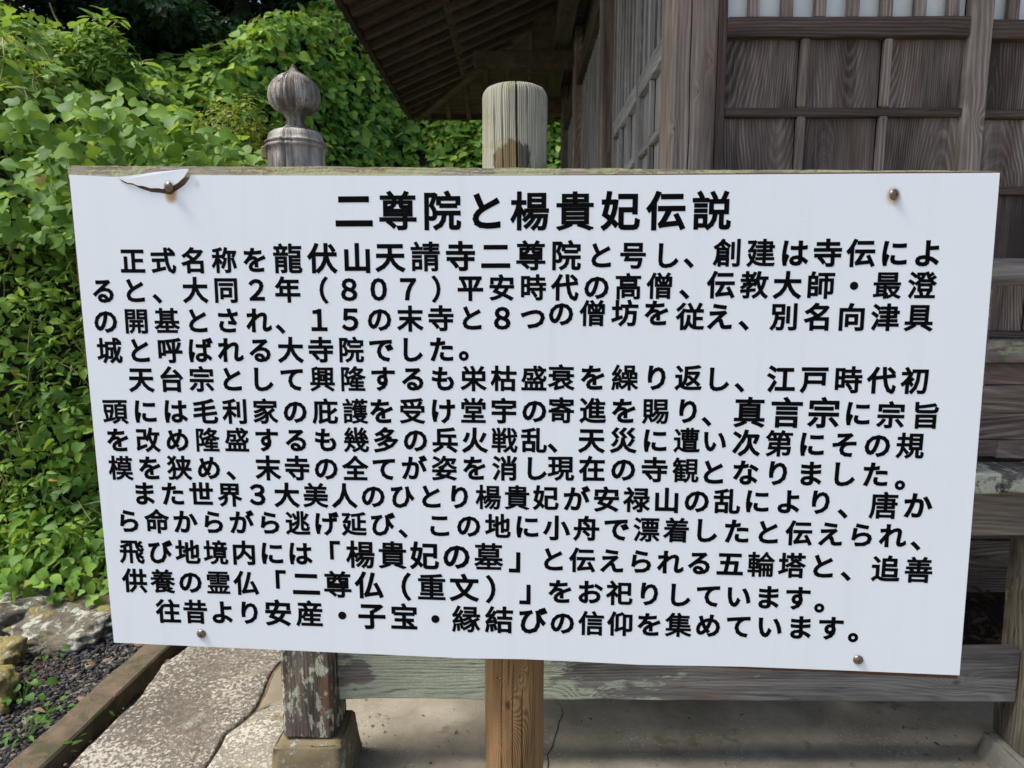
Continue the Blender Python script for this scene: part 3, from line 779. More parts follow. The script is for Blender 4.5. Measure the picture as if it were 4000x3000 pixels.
# the far wood closes the view
n = 60000
x = rng.uniform(-24, 4, n); y = rng.uniform(17.5, 23, n)
z = rng.uniform(3, 16, n)
k = (x / y > -.66 + .015 * (z - 9)) | (z < 1.5 + .30 * y)
k &= z > H(x, y) - .5
P = np.stack([x, y, z], 1)[k]
v, f = leaves(P, rng.normal(0, .5, (len(P), 3)) + np.array([0, -.4, .7]), rng.normal(0, 1, (len(P), 3)), rng.uniform(.22, .45, len(P)), OVAL)
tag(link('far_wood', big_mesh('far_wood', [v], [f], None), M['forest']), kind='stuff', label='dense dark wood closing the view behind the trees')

# weeds on the gravel
def weed(cx, cy, n, size, label, tps=None, h=.08):
    t = empty('weed', (cx, cy, -.06)); tag(t, label, 'weed', 'weeds growing in the gravel')
    V = []; Fc = []; P = []; N1 = []; T1 = []
    for k in range(n):
        a = rnd.uniform(0, 6.28); r = rnd.uniform(.02, .09); zt = rnd.uniform(.3, 1) * h
        tip = Vector((cx + math.cos(a) * r, cy + math.sin(a) * r, -.05 + zt))
        V, Fc = tube([Vector((cx, cy, -.06)), (Vector((cx, cy, -.06)) + tip) / 2 + Vector((0, 0, .015)), tip], .0015, .0008, 4, V, Fc)
        P.append(tip); N1.append((rnd.uniform(-.4, .4), -.3 + rnd.uniform(-.4, .4), 1)); T1.append((math.cos(a), math.sin(a), -.1))
    link('stem', raw('stem', V, Fc, True), M['weed'], t)
    v, f = leaves(np.array(P), np.array(N1), np.array(T1), rng.uniform(size * .6, size * 1.2, n), tps or BROAD)
    o = link('leaf', big_mesh('leaf', [v], [f], None), M['weed'], t); o['kind'] = 'stuff'
for (x, y, n, s, lab, tp, h) in ((90, 2745, 13, .048, 'leafy green weed with broad leaves between yellow boulder and edging', BROAD, .10),
                                (190, 2800, 9, .035, 'low broad-leaved weed right beside the gravel edging strip', BROAD, .06),
                                (95, 2900, 16, .055, 'narrow-bladed weed tuft on gravel at the lower left corner', LANCE, .09),
                                (205, 2560, 5, .045, 'single sprig weed on the gravel below the lichened boulder', OVAL, .08),
                                (395, 2800, 7, .05, 'grassy sprig rooted in the gap beside the edging strip', LANCE, .07),
                                (215, 2975, 8, .05, 'grassy tuft in the gap between edging and speckled slab', LANCE, .06)):
    p = atZ(x, y, -.05); weed(p.x, p.y, n, s * .72, lab, tp, h)
# fallen leaves
FL = [(320, 2468, .05, 'pink-brown dry leaf lying alone on gravel under the sign edge'), (340, 2590, .032, 'small tan dry leaf in the middle of the dark gravel'), (130, 2770, .05, 'curled tan dry leaf under the broad-leaved weed'),
      (300, 2725, .055, 'long rolled dry leaf lying against the edging strip'), (520, 2518, .045, 'orange-brown dry leaf at the top of the gravel by the strip'), (150, 2880, .04, 'dry leaf half hidden in the gravel corner tuft'), (640, 2585, .03, 'small tan dry leaf in the soil gap by the speckled slab')]
for x, y, s, lab in FL:
    p = atZ(x, y, -.03)
    v, f = leaves(np.zeros((1, 3)), np.array([[rnd.uniform(-.3, .3), -.3, 1]]), np.array([[1, rnd.uniform(-.4, .6), 0]]), np.array([s]), LANCE if s > .045 else OVAL)
    tag(link('fallen_leaf', big_mesh('fallen_leaf', [v], [f], None), M['deadleaf'], None, p), lab, 'leaf', 'dry leaves on the gravel')
n = 130
P = np.stack([rng.uniform(-2.15, -1.85, n), rng.uniform(2.5, 2.68, n), rng.uniform(-.05, -.025, n)], 1)
v, f = leaves(P, rng.normal(0, .35, (n, 3)) + np.array([0, 0, 1]), rng.normal(0, 1, (n, 3)) * np.array([1, 1, .15]), rng.uniform(.01, .03, n), LANCE)
tag(link('leaf_litter', big_mesh('leaf_litter', [v], [f], None), M['reddead']), kind='stuff', label='reddish leaf litter in front of the lichened boulder')
n = 900
P = np.stack([rng.uniform(1.0, 3.6, n), rng.uniform(2.5, 3.25, n), rng.uniform(.0, .03, n)], 1)
v, f = leaves(P, rng.normal(0, .5, (n, 3)) + np.array([0, 0, 1]), rng.normal(0, 1, (n, 3)) * np.array([1, 1, .3]), rng.uniform(.02, .09, n), LANCE)
tag(link('twig_litter', big_mesh('twig_litter', [v], [f], None), M['reddead']), kind='stuff', label='dead twigs and leaves lying under the deck')

n = 150
P = np.stack([np.concatenate([rng.uniform(-.85, 1.6, 60), rng.normal(-.52, .06, 45), rng.normal(1.42, .08, 45)]), rng.uniform(1.85, 2.6, n), rng.uniform(.003, .010, n)], 1)
v, f = leaves(P, rng.normal(0, .25, (n, 3)) + np.array([0, 0, 1]), rng.normal(0, 1, (n, 3)) * np.array([1, 1, .1]), rng.uniform(.006, .022, n), LANCE)
tag(link('floor_litter', big_mesh('floor_litter', [v], [f], None), M['reddead']), kind='stuff', label='bits of dry leaf blown over the concrete floor')
# ------------------------------------------------------------------ the temple building
T_ = empty('temple_hall', (2.4, 4.6, 0))
tag(T_, 'old weathered timber temple hall with deep raftered eaves and panelled sliding doors', 'temple hall')
XL = .4535                                    # outer face of the side wall posts
# posts: corner post is split by a drying crack down the middle
for (y0, y1) in ((3.845, 3.99), (5.72, 5.87), (7.25, 7.40)):
    piece('post', XL, XL + .17, y0, y1, .98, 3.6, M['corner'] if y0 < 5 else M['grey_z'], T_, .008)
def split_post():
    bm = bmesh.new()
    w, d = .1335, .163
    pts = [(0, .012), (.012, 0), (.0505, 0), (.0525, .028), (.0550, 0), (w - .010, 0), (w, .010), (w, d), (0, d)]
    zs = np.linspace(.98, 3.6, 60)
    rows = []
    for z in zs:
        wob = .0022 * math.sin(z * 7) + .0015 * math.sin(z * 17)
        row = []
        for i, (a, b) in enumerate(pts):
            da = wob if i in (2, 3, 4) else .0012 * mnoise.noise(Vector((a * 30, b * 30, z * 9)))
            row.append(bm.verts.new((XL + a + da, 2.10 + b, z)))
        rows.append(row)
    for a, b in zip(rows[:-1], rows[1:]):
        for i in range(len(pts)):
            j = (i + 1) % len(pts)
            bm.faces.new((a[i], a[j], b[j], b[i]))
    bm.faces.new(rows[-1]); bm.faces.new(rows[0][::-1])
    cen = Vector((XL + w / 2, 2.1 + d / 2, 2.0))
    for v in bm.verts: v.co -= cen
    bmesh.ops.recalc_face_normals(bm, faces=bm.faces[:])
    return link('corner_post', from_bm(bm), M['corner'], T_, cen)
split_post()
piece('jamb', .5885, .6135, 2.105, 2.20, 1.30, 3.0, M['jamb'], T_, .002)

# sliding doors in the front
def front_door(x0, x1, yb, left_stile, right_stile, mull, label=None, zt=3.0):
    """x0..x1 clear width between stiles; yb = front face of the stiles"""
    o = empty('sliding_door', ((x0 + x1) / 2, yb, 1.36)); o.parent = T_; o.location = Vector(o.location) - T_.location
    if label: o['label'] = label
    if left_stile: piece('stile', x0 - left_stile, x0, yb, yb + .03, 1.357, zt, M['stile'], o, .002)
    if right_stile: piece('stile', x1, x1 + right_stile, yb, yb + .03, 1.357, zt, M['stile'], o, .002)
    piece('top_rail', x0, x1, yb - .004, yb + .026, 2.238, 2.293, M['rail_dark'], o, .003)
    piece('bottom_rail', x0, x1, yb + .004, yb + .028, 1.357, 1.378, M['rail_dark'], o, .002)
    ms = [x0] + mull + [x1]
    zr = [2.238, 2.029, 1.805, 1.582, 1.378]        # middles of the level glazing bars
    for z in zr[1:-1]:
        piece('muntin_rail', x0, x1, yb + .004, yb + .024, z - .0125, z + .0125, M['rail_dark'], o, .004)
    for k in range(len(zr) - 1):
        za = zr[k + 1] + (.0125 if k < 3 else 0); zb = zr[k] - (.0125 if k else 0)
        for x in mull:
            piece('muntin', x - .0125, x + .0125, yb + .002, yb + .022, za + .0005, zb - .0005, M['stile'], o, .0045)
        for i in range(len(ms) - 1):
            xa = ms[i] + (.0125 if i else 0); xb = ms[i + 1] - (.0125 if i < len(ms) - 2 else 0)
            piece('panel', xa + .0004, xb - .0004, yb + .0215 + rnd.uniform(0, .0015), yb + .032, za + .0004, zb - .0004, M['panel'], o, .0008, .2, .0004)
    k = 0
    x = x0 + .0765
    while x < x1 - .02:
        piece('lattice_bar', x - .0165, x + .0165, yb + .004, yb + .024, 2.2935, zt, M['stile'], o, .002)
        x += .0965
    piece('pane', x0, x1, yb + .034, yb + .038, 2.24, zt, M['pane'], o, 0, 0, 0)
    return o
xs = 1.3185
front_door(.6137, xs, 2.106, 0, .0655, [.8446, 1.0870], 'front sliding door with rusty-brown stain at its top rail end')
front_door(xs + .0665, 2.10, 2.130, 0, .06, [1.60, 1.86], 'front sliding door cut by the right edge of the picture')
piece('lintel', .587, 4.9, 2.09, 2.22, 3.002, 3.15, M['grey_x'], T_, .004, .3)
piece('upper_wall', .587, 4.9, 2.14, 2.17, 3.15, 4.15, M['wallboard'], T_, 0, .5)
piece('wall_infill', 2.165, 4.9, 2.14, 2.17, 1.357, 3.0, M['wallboard'], T_, 0, .5)
# boards below the doors
piece('sill', .45, 4.9, 2.066, 2.18, 1.286, 1.3555, M['sillboard'], T_, .004, .1, .0015)
piece('base_board', .45, 4.9, 2.090, 2.12, 1.2145, 1.2845, M['wallboard'], T_, .004, .1, .001)
piece('base_board', .45, 4.9, 2.083, 2.12, 1.1285, 1.2130, M['wallboard'], T_, .003, .1, .0015)
piece('base_board', .45, 4.9, 2.086, 2.12, 1.0435, 1.1265, M['wallboard'], T_, .003, .1, .0015)
piece('base_board', 1.50, 4.9, 2.088, 2.12, .978, 1.0415, M['wallboard'], T_, .006, .1, .003)
piece('base_board', .45, 1.50, 2.088, 2.12, .988, 1.0415, M['wallboard'], T_, .003, .1, .0015)
piece('backing', .5, 4.9, 2.125, 2.135, .80, 1.30, M['jamb'], T_, 0, .5)
# side wall: doors recessed between the posts
XD = .515
def side_door(y0, y1):
    o = empty('sliding_door', (XD, (y0 + y1) / 2, 1.36)); o.parent = T_; o.location = Vector(o.location) - T_.location
    sw = .035
    for a in (y0, y1 - sw): piece('stile', XD, XD + .03, a, a + sw, 1.357, 3.1, M['pale_z'], o, .002, .3)
    piece('top_rail', XD - .004, XD + .026, y0 + sw, y1 - sw, 2.318, 2.392, M['pale_y'], o, .003, .3)
    zr = [2.318, 2.085, 1.86, 1.63, 1.378]
    for z in zr[1:-1]: piece('muntin_rail', XD + .002, XD + .022, y0 + sw, y1 - sw, z - .016, z + .016, M['pale_y'], o, .003, .3)
    L = y1 - y0 - 2 * sw; ms = [y0 + sw, y0 + sw + L / 3, y0 + sw + 2 * L / 3, y1 - sw]
    for k in range(4):
        za = zr[k + 1] + .017; zb = zr[k] - (.017 if k else .001)
        for y in ms[1:-1]: piece('muntin', XD, XD + .02, y - .013, y + .013, za, zb, M['pale_z'], o, .003, 0)
        for i in range(3): piece('panel', XD + .022, XD + .03, ms[i] + (.014 if i else 0), ms[i + 1] - (.014 if i < 2 else 0), za - .001, zb + .001, M['pale_z'], o, 0, 0, 0)
    y = y0 + sw + .07
    while y < y1 - sw - .03:
        piece('lattice_bar', XD + .004, XD + .022, y - .0165, y + .0165, 2.393, 3.1, M['pale_z'], o, .003, .4); y += .0965
    piece('backboard', XD + .03, XD + .036, y0, y1, 2.33, 3.1, M['gap_shade'], o, 0, .4)
side_door(2.268, 3.052); side_door(3.056, 3.842)
for (a, b) in ((3.992, 5.718), (5.872, 7.248)):
    lat = empty('lattice_window', (XD, (a + b) / 2, 1.36)); lat.parent = T_; lat.location = Vector(lat.location) - T_.location
    y = a + .06
    while y < b - .02:
        piece('lattice_bar', XD, XD + .022, y - .018, y + .018, 1.36, 3.14, M['pale_z'], lat, .003, .5); y += .0965
    piece('backboard', XD + .028, XD + .034, a, b, 1.36, 3.14, M['gap_shade'], lat, 0, .5)
    piece('lattice_rail', XD - .012, XD - .001, a, b, 2.12, 2.16, M['pale_y'], lat, .002, .5)
piece('side_sill', XL + .03, XD + .05, 2.27, 7.25, 1.27, 1.355, M['pale_y'], T_, .004, .3)
for z in (.985, 1.08, 1.175): piece('base_board', XD - .01, XD + .015, 2.27, 7.25, z, z + .092, M['grey_x'] if 0 else M['pale_y'], T_, .003, .3)
piece('head_beam', XL + .02, XD + .06, 2.27, 7.45, 3.145, 3.28, M['dark_beam'], T_, .006, .4)
piece('eave_beam', XL - .16, XL - .03, .9, 8.4, 3.46, 3.60, M['dark_beam'], T_, .006, .4)
piece('wall_plate', XL - .03, XL + .17, 1.2, 8.3, 3.605, 3.80, M['dark_beam'], T_, .006, .4)
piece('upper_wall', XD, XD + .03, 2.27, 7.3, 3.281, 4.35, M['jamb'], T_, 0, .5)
for y in (2.1, 3.845, 5.72, 7.25):
    piece('bracket_arm', -.35, XL + .12, y + .02, y + .13, 3.30, 3.42, M['dark_beam'], T_, .01, .3)
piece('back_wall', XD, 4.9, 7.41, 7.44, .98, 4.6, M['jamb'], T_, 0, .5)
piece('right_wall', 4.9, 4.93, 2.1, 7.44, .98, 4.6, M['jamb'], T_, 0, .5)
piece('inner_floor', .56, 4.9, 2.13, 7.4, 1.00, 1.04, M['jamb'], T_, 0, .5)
piece('foundation_board', .46, 4.9, 3.26, 3.29, .0, .27, M['wallboard'], T_, .003, .2, .001)
piece('foundation_board', .46, 4.9, 3.27, 3.30, .275, .95, M['wallboard'], T_, .003, .2, .001)
piece('foundation_board', .46, .49, 3.30, 7.3, .0, .95, M['pale_y'], T_, .003, .3, .001)

# deck round the corner
xs_ = [-.615]
while xs_[-1] < XL - .25: xs_.append(xs_[-1] + rnd.uniform(.17, .22))
xs_.append(XL - .002)
while xs_[-1] < 4.4: xs_.append(xs_[-1] + rnd.uniform(.17, .23))
for xa, xb in zip(xs_[:-1], xs_[1:]):
    y1 = 2.075 if xa > XL - .01 else 7.4
    piece('deck_board', xa, xb - .004, 1.93 + rnd.uniform(-.004, .004), y1, .915, .976 + rnd.uniform(-.003, .003), M['deck'], T_, .006, .035 if 1.2 < xa < 2 else .2, .002)
piece('edge_beam', -.55, 4.5, 1.99, 2.10, .766, .912, M['beam'], T_, .004, .1, .001)
piece('edge_beam', -.56, -.45, 2.12, 7.3, .766, .912, M['beam'], T_, .004, .3)
for y in (3.9, 5.75, 7.2): piece('support_post', -.56, -.44, y, y + .12, 0, .765, M['support'], T_, .005)
pr = piece('support_post', 1.5445, 1.70, 1.905, 2.055, .085, .765, M['support'], T_, .008, .04, .003)

# roof -------------------------------------------------------------
XE, YE0, YE1, ZE = -1.36, 1.35, 9.0, 3.71  # front eave is unseen, added for its shade; its reach is set by the sun
SL = .42
roof = empty('roof', (2.4, 4.6, 3.7)); roof.parent = T_; roof.location = Vector(roof.location) - T_.location
def zs_side(x): return ZE + (x - XE) * SL
HX = 1.79
def hipx(y):
    """where a side rafter at y meets the hip"""
    if y > YE1 - HX: return XE + (YE1 - y)
    if y < YE0 + HX: return XE + (y - YE0)
    return .60
def rafter(y, xa, xb, dz, w=.055, h=.06):
    L = xb - xa
    if L < .08: return
    me = block(math.hypot(L, L * SL), w, h, .003, 0, 0)
    o = link('rafter', me, M['soffit'], roof, ((xa + xb) / 2, y, zs_side((xa + xb) / 2) + dz))
    o.rotation_euler = (0, -math.atan(SL), 0)
y = YE0 + .12
while y < YE1 - .02:
    xm = hipx(y)
    rafter(y, XE + .04, min(xm, -.52), -.035)
    if xm > -.55: rafter(y, -.60, xm, -.115, .065, .07)
    y += .249
piece('flying_rafter_plate', -.64, -.57, YE0 + .7, YE1 - .7, zs_side(-.6) - .10, zs_side(-.6) - .055, M['soffit'], roof, .003, .5)
def quad(name, P, mat, parent, smooth=False):
    return link(name, raw(name, P, [(0, 1, 2, 3)]), mat, parent)
# soffit boards, one per side
def slabq(name, a, b, c, d, th, mat):
    P = [Vector(a), Vector(b), Vector(c), Vector(d)]
    U = [p + Vector((0, 0, th)) for p in P]
    cen = sum(P, Vector()) / 4
    V = [p - cen for p in P + U]
    me = raw(name, V, [(0, 1, 2, 3), (7, 6, 5, 4), (0, 4, 5, 1), (1, 5, 6, 2), (2, 6, 7, 3), (3, 7, 4, 0)])
    return link(name, me, mat, roof, cen)
XR = 6.8; zi = ZE + HX * SL
slabq('soffit_board', (XE, YE0, ZE), (XE, YE1, ZE), (XE + HX, YE1 - HX, zi), (XE + HX, YE0 + HX, zi), .03, M['soffit'])
slabq('soffit_board', (XE, YE1, ZE), (XR, YE1, ZE), (XR - HX, YE1 - HX, zi), (XE + HX, YE1 - HX, zi), .03, M['soffit'])
slabq('soffit_board', (XR, YE0, ZE), (XE, YE0, ZE), (XE + HX, YE0 + HX, zi), (XR - HX, YE0 + HX, zi), .03, M['soffit'])  # underside of the unseen front eave, added to shade the doors
slabq('soffit_board', (XR, YE1, ZE), (XR, YE0, ZE), (XR - HX, YE0 + HX, zi), (XR - HX, YE1 - HX, zi), .03, M['soffit'])
# rafters of the rear eave, seen from below behind the hall
x = XE + .25
while x < 3.2:
    ya = YE1 - min(HX, max(.1, x - XE)); L = YE1 - .04 - ya
    if L > .1:
        me = block(.055, math.hypot(L, L * SL), .06, .003, 0, 0)
        o = link('rafter', me, M['soffit'], roof, (x, (ya + YE1 - .04) / 2, ZE + (YE1 - (ya + YE1) / 2) * SL - .035)); o.rotation_euler = (-math.atan(SL), 0, 0)
    x += .249
piece('hip_rafter', -.05, .05, -1.2, 1.2, -.06, .05, M['soffit'], None, .004, 0)
hr = bpy.data.objects['hip_rafter']; hr.parent = roof
d_ = Vector((HX, -HX, HX * SL)); hr.rotation_euler = d_.to_track_quat('Y', 'Z').to_euler(); hr.location = Vector((XE + HX / 2, YE1 - HX / 2, ZE + HX * SL / 2 - .07)) - world_of(roof)
# eave boards
piece('eave_board', XE - .015, XE + .035, YE0, YE1, ZE - .045, ZE + .035, M['jamb'], roof, .003, .5)
piece('eave_board', XE + .035, XR, YE1 - .04, YE1 + .01, ZE - .045, ZE + .035, M['jamb'], roof, .003, .5)
piece('eave_board', XE + .035, XR, YE0 - .01, YE0 + .04, ZE - .045, ZE + .035, M['jamb'], roof, .003, .5)  # edge of the added front eave, out of view
# tiled hip roof
a_ = XE - .06; b_ = YE0 - .06; c_ = XR + .06; d2 = YE1 + .06; z1 = ZE + .04; z2 = 6.6
me = raw('roof_body', [(a_, b_, z1), (c_, b_, z1), (c_, d2, z1), (a_, d2, z1), (2.7, 4.2, z2), (2.7, 5.2, z2)],
         [(0, 1, 4), (1, 2, 5, 4), (2, 3, 5), (3, 0, 4, 5)])
link('roof_tiling', me, M['tile'], roof)
bm = bmesh.new()
bmesh.ops.create_cone(bm, segments=10, radius1=.05, radius2=.05, depth=.5, cap_ends=True)
tile_me = from_bm(bm, 'roof_tile', True)
tile_me.materials.append(M['tile'])
y = YE0
sl2 = math.atan2(z2 - z1, 2.7 - a_)
while y < YE1 + .1:
    o = link('roof_tile', tile_me, None, roof, (a_ + .17, y, z1 + .17)); o.rotation_euler = (0, math.pi / 2 - sl2 * .9, 0)
    y += .249

# ------------------------------------------------------------------ veranda railing with its carved newel
R_ = empty('veranda_railing', (-.634, 1.977, .145))
tag(R_, 'weathered deck railing whose newel post carries an onion-shaped finial', 'railing')
def lathe(name, prof, cx, cy, mat, parent, seg=72, grooves=(), rough=.0015, lean=(0, 0), z0ref=None, origin=None):
    """profile [(r, z)] turned round a vertical line; grooves: (angle, depth, width, ztop, zbottom)"""
    bm = bmesh.new(); rows = []
    pts = []
    for (r0, z0), (r1, z1) in zip(prof[:-1], prof[1:]):
        n = max(1, int(abs(z1 - z0) / .02))
        for k in range(n): pts.append((r0 + (r1 - r0) * k / n, z0 + (z1 - z0) * k / n))
    pts.append(prof[-1])
    zr = prof[0][1] if z0ref is None else z0ref
    for r, z in pts:
        row = []
        for s in range(seg):
            a = 6.28318 * s / seg
            rr = r * (1 + .0 * a)
            for (ga, gd, gw, zt, zb_) in grooves:
                if zb_ <= z <= zt:
                    ga2 = ga + .03 * math.sin(z * 9)
                    dd = abs((a - ga2 + math.pi) % 6.28318 - math.pi)
                    if dd < gw: rr -= gd * (1 - dd / gw) * min(1, r / .05)
            q = Vector((math.cos(a) * 2, math.sin(a) * 2, z * 7))
            rr += rough * mnoise.noise(q * 1.2) * min(1, r / .02) + rough * .6 * mnoise.noise(Vector((math.cos(a) * 14, math.sin(a) * 14, z * 3))) * min(1, r / .02)
            lx = lean[0] * (z - zr); ly = lean[1] * (z - zr)
            row.append(bm.verts.new((cx + lx + math.cos(a) * rr, cy + ly + math.sin(a) * rr, z)))
        rows.append(row)
    for a, b in zip(rows[:-1], rows[1:]):
        for i in range(seg):
            j = (i + 1) % seg
            bm.faces.new((a[i], a[j], b[j], b[i]))
    bm.faces.new(rows[-1][::-1]); bm.faces.new(rows[0])
    org = Vector(origin) if origin else Vector((cx, cy, (prof[0][1] + prof[-1][1]) / 2))
    for v in bm.verts: v.co -= org
    bmesh.ops.recalc_face_normals(bm, faces=bm.faces[:])
    me = from_bm(bm, name, True)
    return link(name, me, mat, parent, org)
K = .000703
def zf(y): return 2.126 - (y - 248) * K * 1.012
P_ = [(1.5, 248), (6, 254), (10, 262), (17, 274), (30, 284), (52, 294), (70, 307), (86, 325), (97, 345), (101.5, 368), (99, 388), (92, 405), (80, 420), (62, 431), (46, 436), (43, 428.5), (45, 440), (42, 446), (38, 452), (35, 462), (36, 472), (41, 483), (52, 491), (61, 495), (62, 499)]
P_ = [(r, y) for r, y in P_ if (r, y) != (43, 428.5)]
npost = empty('newel_post', (-.628, 1.977, .145)); npost.parent = R_; npost.location = Vector(npost.location) - R_.location
gr = [(-1.72, .010, .05, 2.2, 1.6), (-1.25, .006, .045, 2.03, 1.55), (-2.3, .004, .05, 2.1, 1.5), (-.9, .004, .05, 2.1, 1.9), (-1.5, .004, .04, 2.1, 1.95)]
lathe('finial', [(r * K * 1.0, zf(y)) for r, y in P_], -.6215, 1.977, M['newel'], npost, 120, gr, .0022)
P2 = [(55, 499.5), (62, 500), (88, 506), (100, 516), (105, 530), (107, 541), (112, 543), (117, 547), (116.5, 552), (108.5, 554.5), (108.5, 558), (115, 560), (119, 564), (118.5, 571), (110, 575), (108.5, 580), (109, 700)]
P2 = [(r * K * 1.02, zf(y)) for r, y in P2] + [(.078, 1.30), (.078, 1.0)]
lathe('post_cap', P2, -.6225, 1.977, M['newel'], npost, 120, [(-1.66, .016, .035, 2.2, .9), (-1.36, .012, .03, 1.93, .9), (-2.1, .005, .04, 1.9, .9), (-.7, .004, .04, 1.9, .9)], .0016)
piece('newel_shaft', -.7135, -.5575, 1.90, 2.055, .145, 1.0, M['newel_low'], npost, .010, .02, .0035)
# small wooden chip wedged on the newel's left flank
pc = atY(1036, 602, 1.95)
piece('wood_chip', pc.x - .008, pc.x + .012, 1.94, 1.955, pc.z - .018, pc.z + .018, M['plinth_left'], npost, .004, .01, .003)
# tie rail
tr = piece('tie_rail', -.5565, 1.5443, 1.957, 1.997, .2415, .4130, M['tie'], R_, .006, .05, .0022)
# lichen lies thick on the left two fifths of the tie rail
g2 = M['tie']
# round top rail and its strut
V, Fc = tube([Vector((x_, 1.957 + .004 * math.sin(x_ * 5), 1.5585 + .003 * math.sin(x_ * 3))) for x_ in np.linspace(-.56, 4.3, 60)], .0385, .0385, 20)
o = link('top_rail', raw('top_rail', [(v[0] - 1.4, v[1] - 1.957, v[2] - 1.5585) for v in V], Fc, True), M['mossrail'], R_, (1.4, 1.957, 1.5585))
for x_ in (1.345, .4, 2.3, 3.3): piece('strut', x_ - .035, x_ + .0005, 1.940, 1.975, .98, 1.518, M['mossrail'], R_, .008, .05, .002)

# plinth stones
def plinth(cx, cy, w, d, zt, mat, label, flare=.035):
    bm = bmesh.new()
    lv = [(0, -.17, flare), (0, zt - .01, 0.0), (0, zt, -.007)]
    rows = []
    for _, z, e in lv:
        rows.append([bm.verts.new((cx + sx * (w / 2 + e), cy + sy * (d / 2 + e), z)) for sx, sy in ((-1, -1), (1, -1), (1, 1), (-1, 1))])
    for a, b in zip(rows[:-1], rows[1:]):
        for i in range(4):
            j = (i + 1) % 4; bm.faces.new((a[i], a[j], b[j], b[i]))
    bm.faces.new(rows[-1]); bm.faces.new(rows[0][::-1])
    bmesh.ops.subdivide_edges(bm, edges=bm.edges[:], cuts=7, use_grid_fill=True)
    for v in bm.verts:
        q = v.co * 14; v.co += Vector((mnoise.noise(q), mnoise.noise(q + Vector((7, 0, 0))), mnoise.noise(q + Vector((0, 7, 0))))) * .0035
    bmesh.ops.bevel(bm, geom=[e for e in bm.edges if len(e.link_faces) == 2 and e.calc_face_angle(0) > .7], offset=.005, segments=2, affect='EDGES')
    for v in bm.verts: v.co -= Vector((cx, cy, 0))
    o = link('plinth_stone', from_bm(bm, 'plinth', True), mat, None, (cx, cy, 0))
    return tag(o, label, 'plinth stone')
plinth(-.632, 1.965, .205, .185, .145, M['plinth_left'], 'rusty-brown mossy plinth stone under the onion-topped newel post')
plinth(1.625, 1.95, .215, .20, .088, M['plinth_right'], 'grey tapered plinth stone under the deck post at right')

# ------------------------------------------------------------------ the sign
SO = Vector((.001675, 1.35381, 1.226417))
def Rm(a, b, c): return Matrix.Rotation(a, 3, 'Z') @ Matrix.Rotation(b, 3, 'X') @ Matrix.Rotation(c, 3, 'Y')
SR = Rm(-.0536012, -.00329427, .00277855)
SN = SR @ Vector((0, -1, 0))
def uv(x, y):
    """photograph pixel -> (u, w) on the face of the sign"""
    d = ray(x, y); t = (SO - EYE).dot(SN) / d.dot(SN)
    q = SR.transposed() @ (EYE + d * t - SO)
    return q.x, q.z
sign = empty('information_sign', (-.005, 1.45, 0))
tag(sign, 'white information board with black Japanese lettering screwed to a round log post', 'information sign')
def on_sign(name, me, mat, parent=None):
    o = bpy.data.objects.new(name, me); COL.objects.link(o)
    if mat and not me.materials: me.materials.append(mat)
    o.parent = parent or sign
    if parent is None:
        o.matrix_local = Matrix.Translation(SO - Vector(sign.location)) @ SR.to_4x4()
    return o
# panel with the broken-out corner
c1, c2, c3, c4 = uv(270, 682), uv(3906, 675), uv(3748, 2638), uv(445, 2510)
arc = [(462, 692), (472, 706), (490, 717), (520, 722), (545, 735), (590, 750), (630, 754), (652, 758), (668, 760), (683, 748), (700, 738), (722, 722), (738, 700), (745, 684)]
edge_bottom = [(3748, 2638), (3300, 2619), (2900, 2604), (2500, 2597), (2250, 2584), (2050, 2575), (1800, 2571), (1500, 2557), (1000, 2535), (445, 2510)]
pts = [c1] + [uv(x, y) for x, y in arc] + [uv(1500, 687), uv(2500, 684), c2] + [uv(x, y) for x, y in edge_bottom]
me = prism(pts, .003, 0.0)
# panel material: aged white acrylic, faint grime, rust round the screws
SCREWS = [(665, 731), (3492, 760), (788, 2476), (3352, 2577)]
g = G('white_acrylic_panel', .22, .45)
c0, c, _ = g.obj(False)
n = g.noise(c, 2.2, 3); nf = g.noise(c, 60, 4, .6)
col = g.mix(n, (.715, .785, .845), (.765, .82, .87))
sp = g.vor(c, 26); spn = g.noise(c, 9, 2)
speck = g.m_('MULTIPLY', g.m_('SUBTRACT', 1.0, g.step(sp, .018, .034)), g.step(spn, .5, .6))
col = g.mix(g.m_('MULTIPLY', speck, .55), col, (.30, .24, .16))
streak = g.step(g.noise(g.v_('MULTIPLY', c, (1, 1, .07)), 24, 4, .6), .50, .80)
col = g.mix(g.m_('MULTIPLY', g.m_('MULTIPLY', streak, .22), g.noise(c, 5, 3)), col, (.50, .50, .42))
for k, (x, y) in enumerate(SCREWS + [(668, 765), (770, 720)]):
    u, w = uv(x, y)
    dv = g.v_('SUBTRACT', c, (u, 0, w - (.004 if k < 4 else 0)))
    d = g.v_('LENGTH', g.v_('MULTIPLY', dv, (1, 0, .8)), out=1)
    rad, amt = ((.019, .55), (.021, .75), (.018, .25), (.017, .3), (.020, .95), (.012, .25))[k]
    m = g.m_('MULTIPLY', g.m_('SUBTRACT', 1.0, g.step(g.m_('ADD', d, g.m_('MULTIPLY', nf, .006)), rad * .4, rad)), amt)
    col = g.mix(m, col, (.42, .25, .10))
M['panelwhite'] = g.done(col, g.bump(n, .3, .002), g.m_('ADD', .17, g.m_('MULTIPLY', nf, .12)))
panel = on_sign('panel', me, M['panelwhite'])
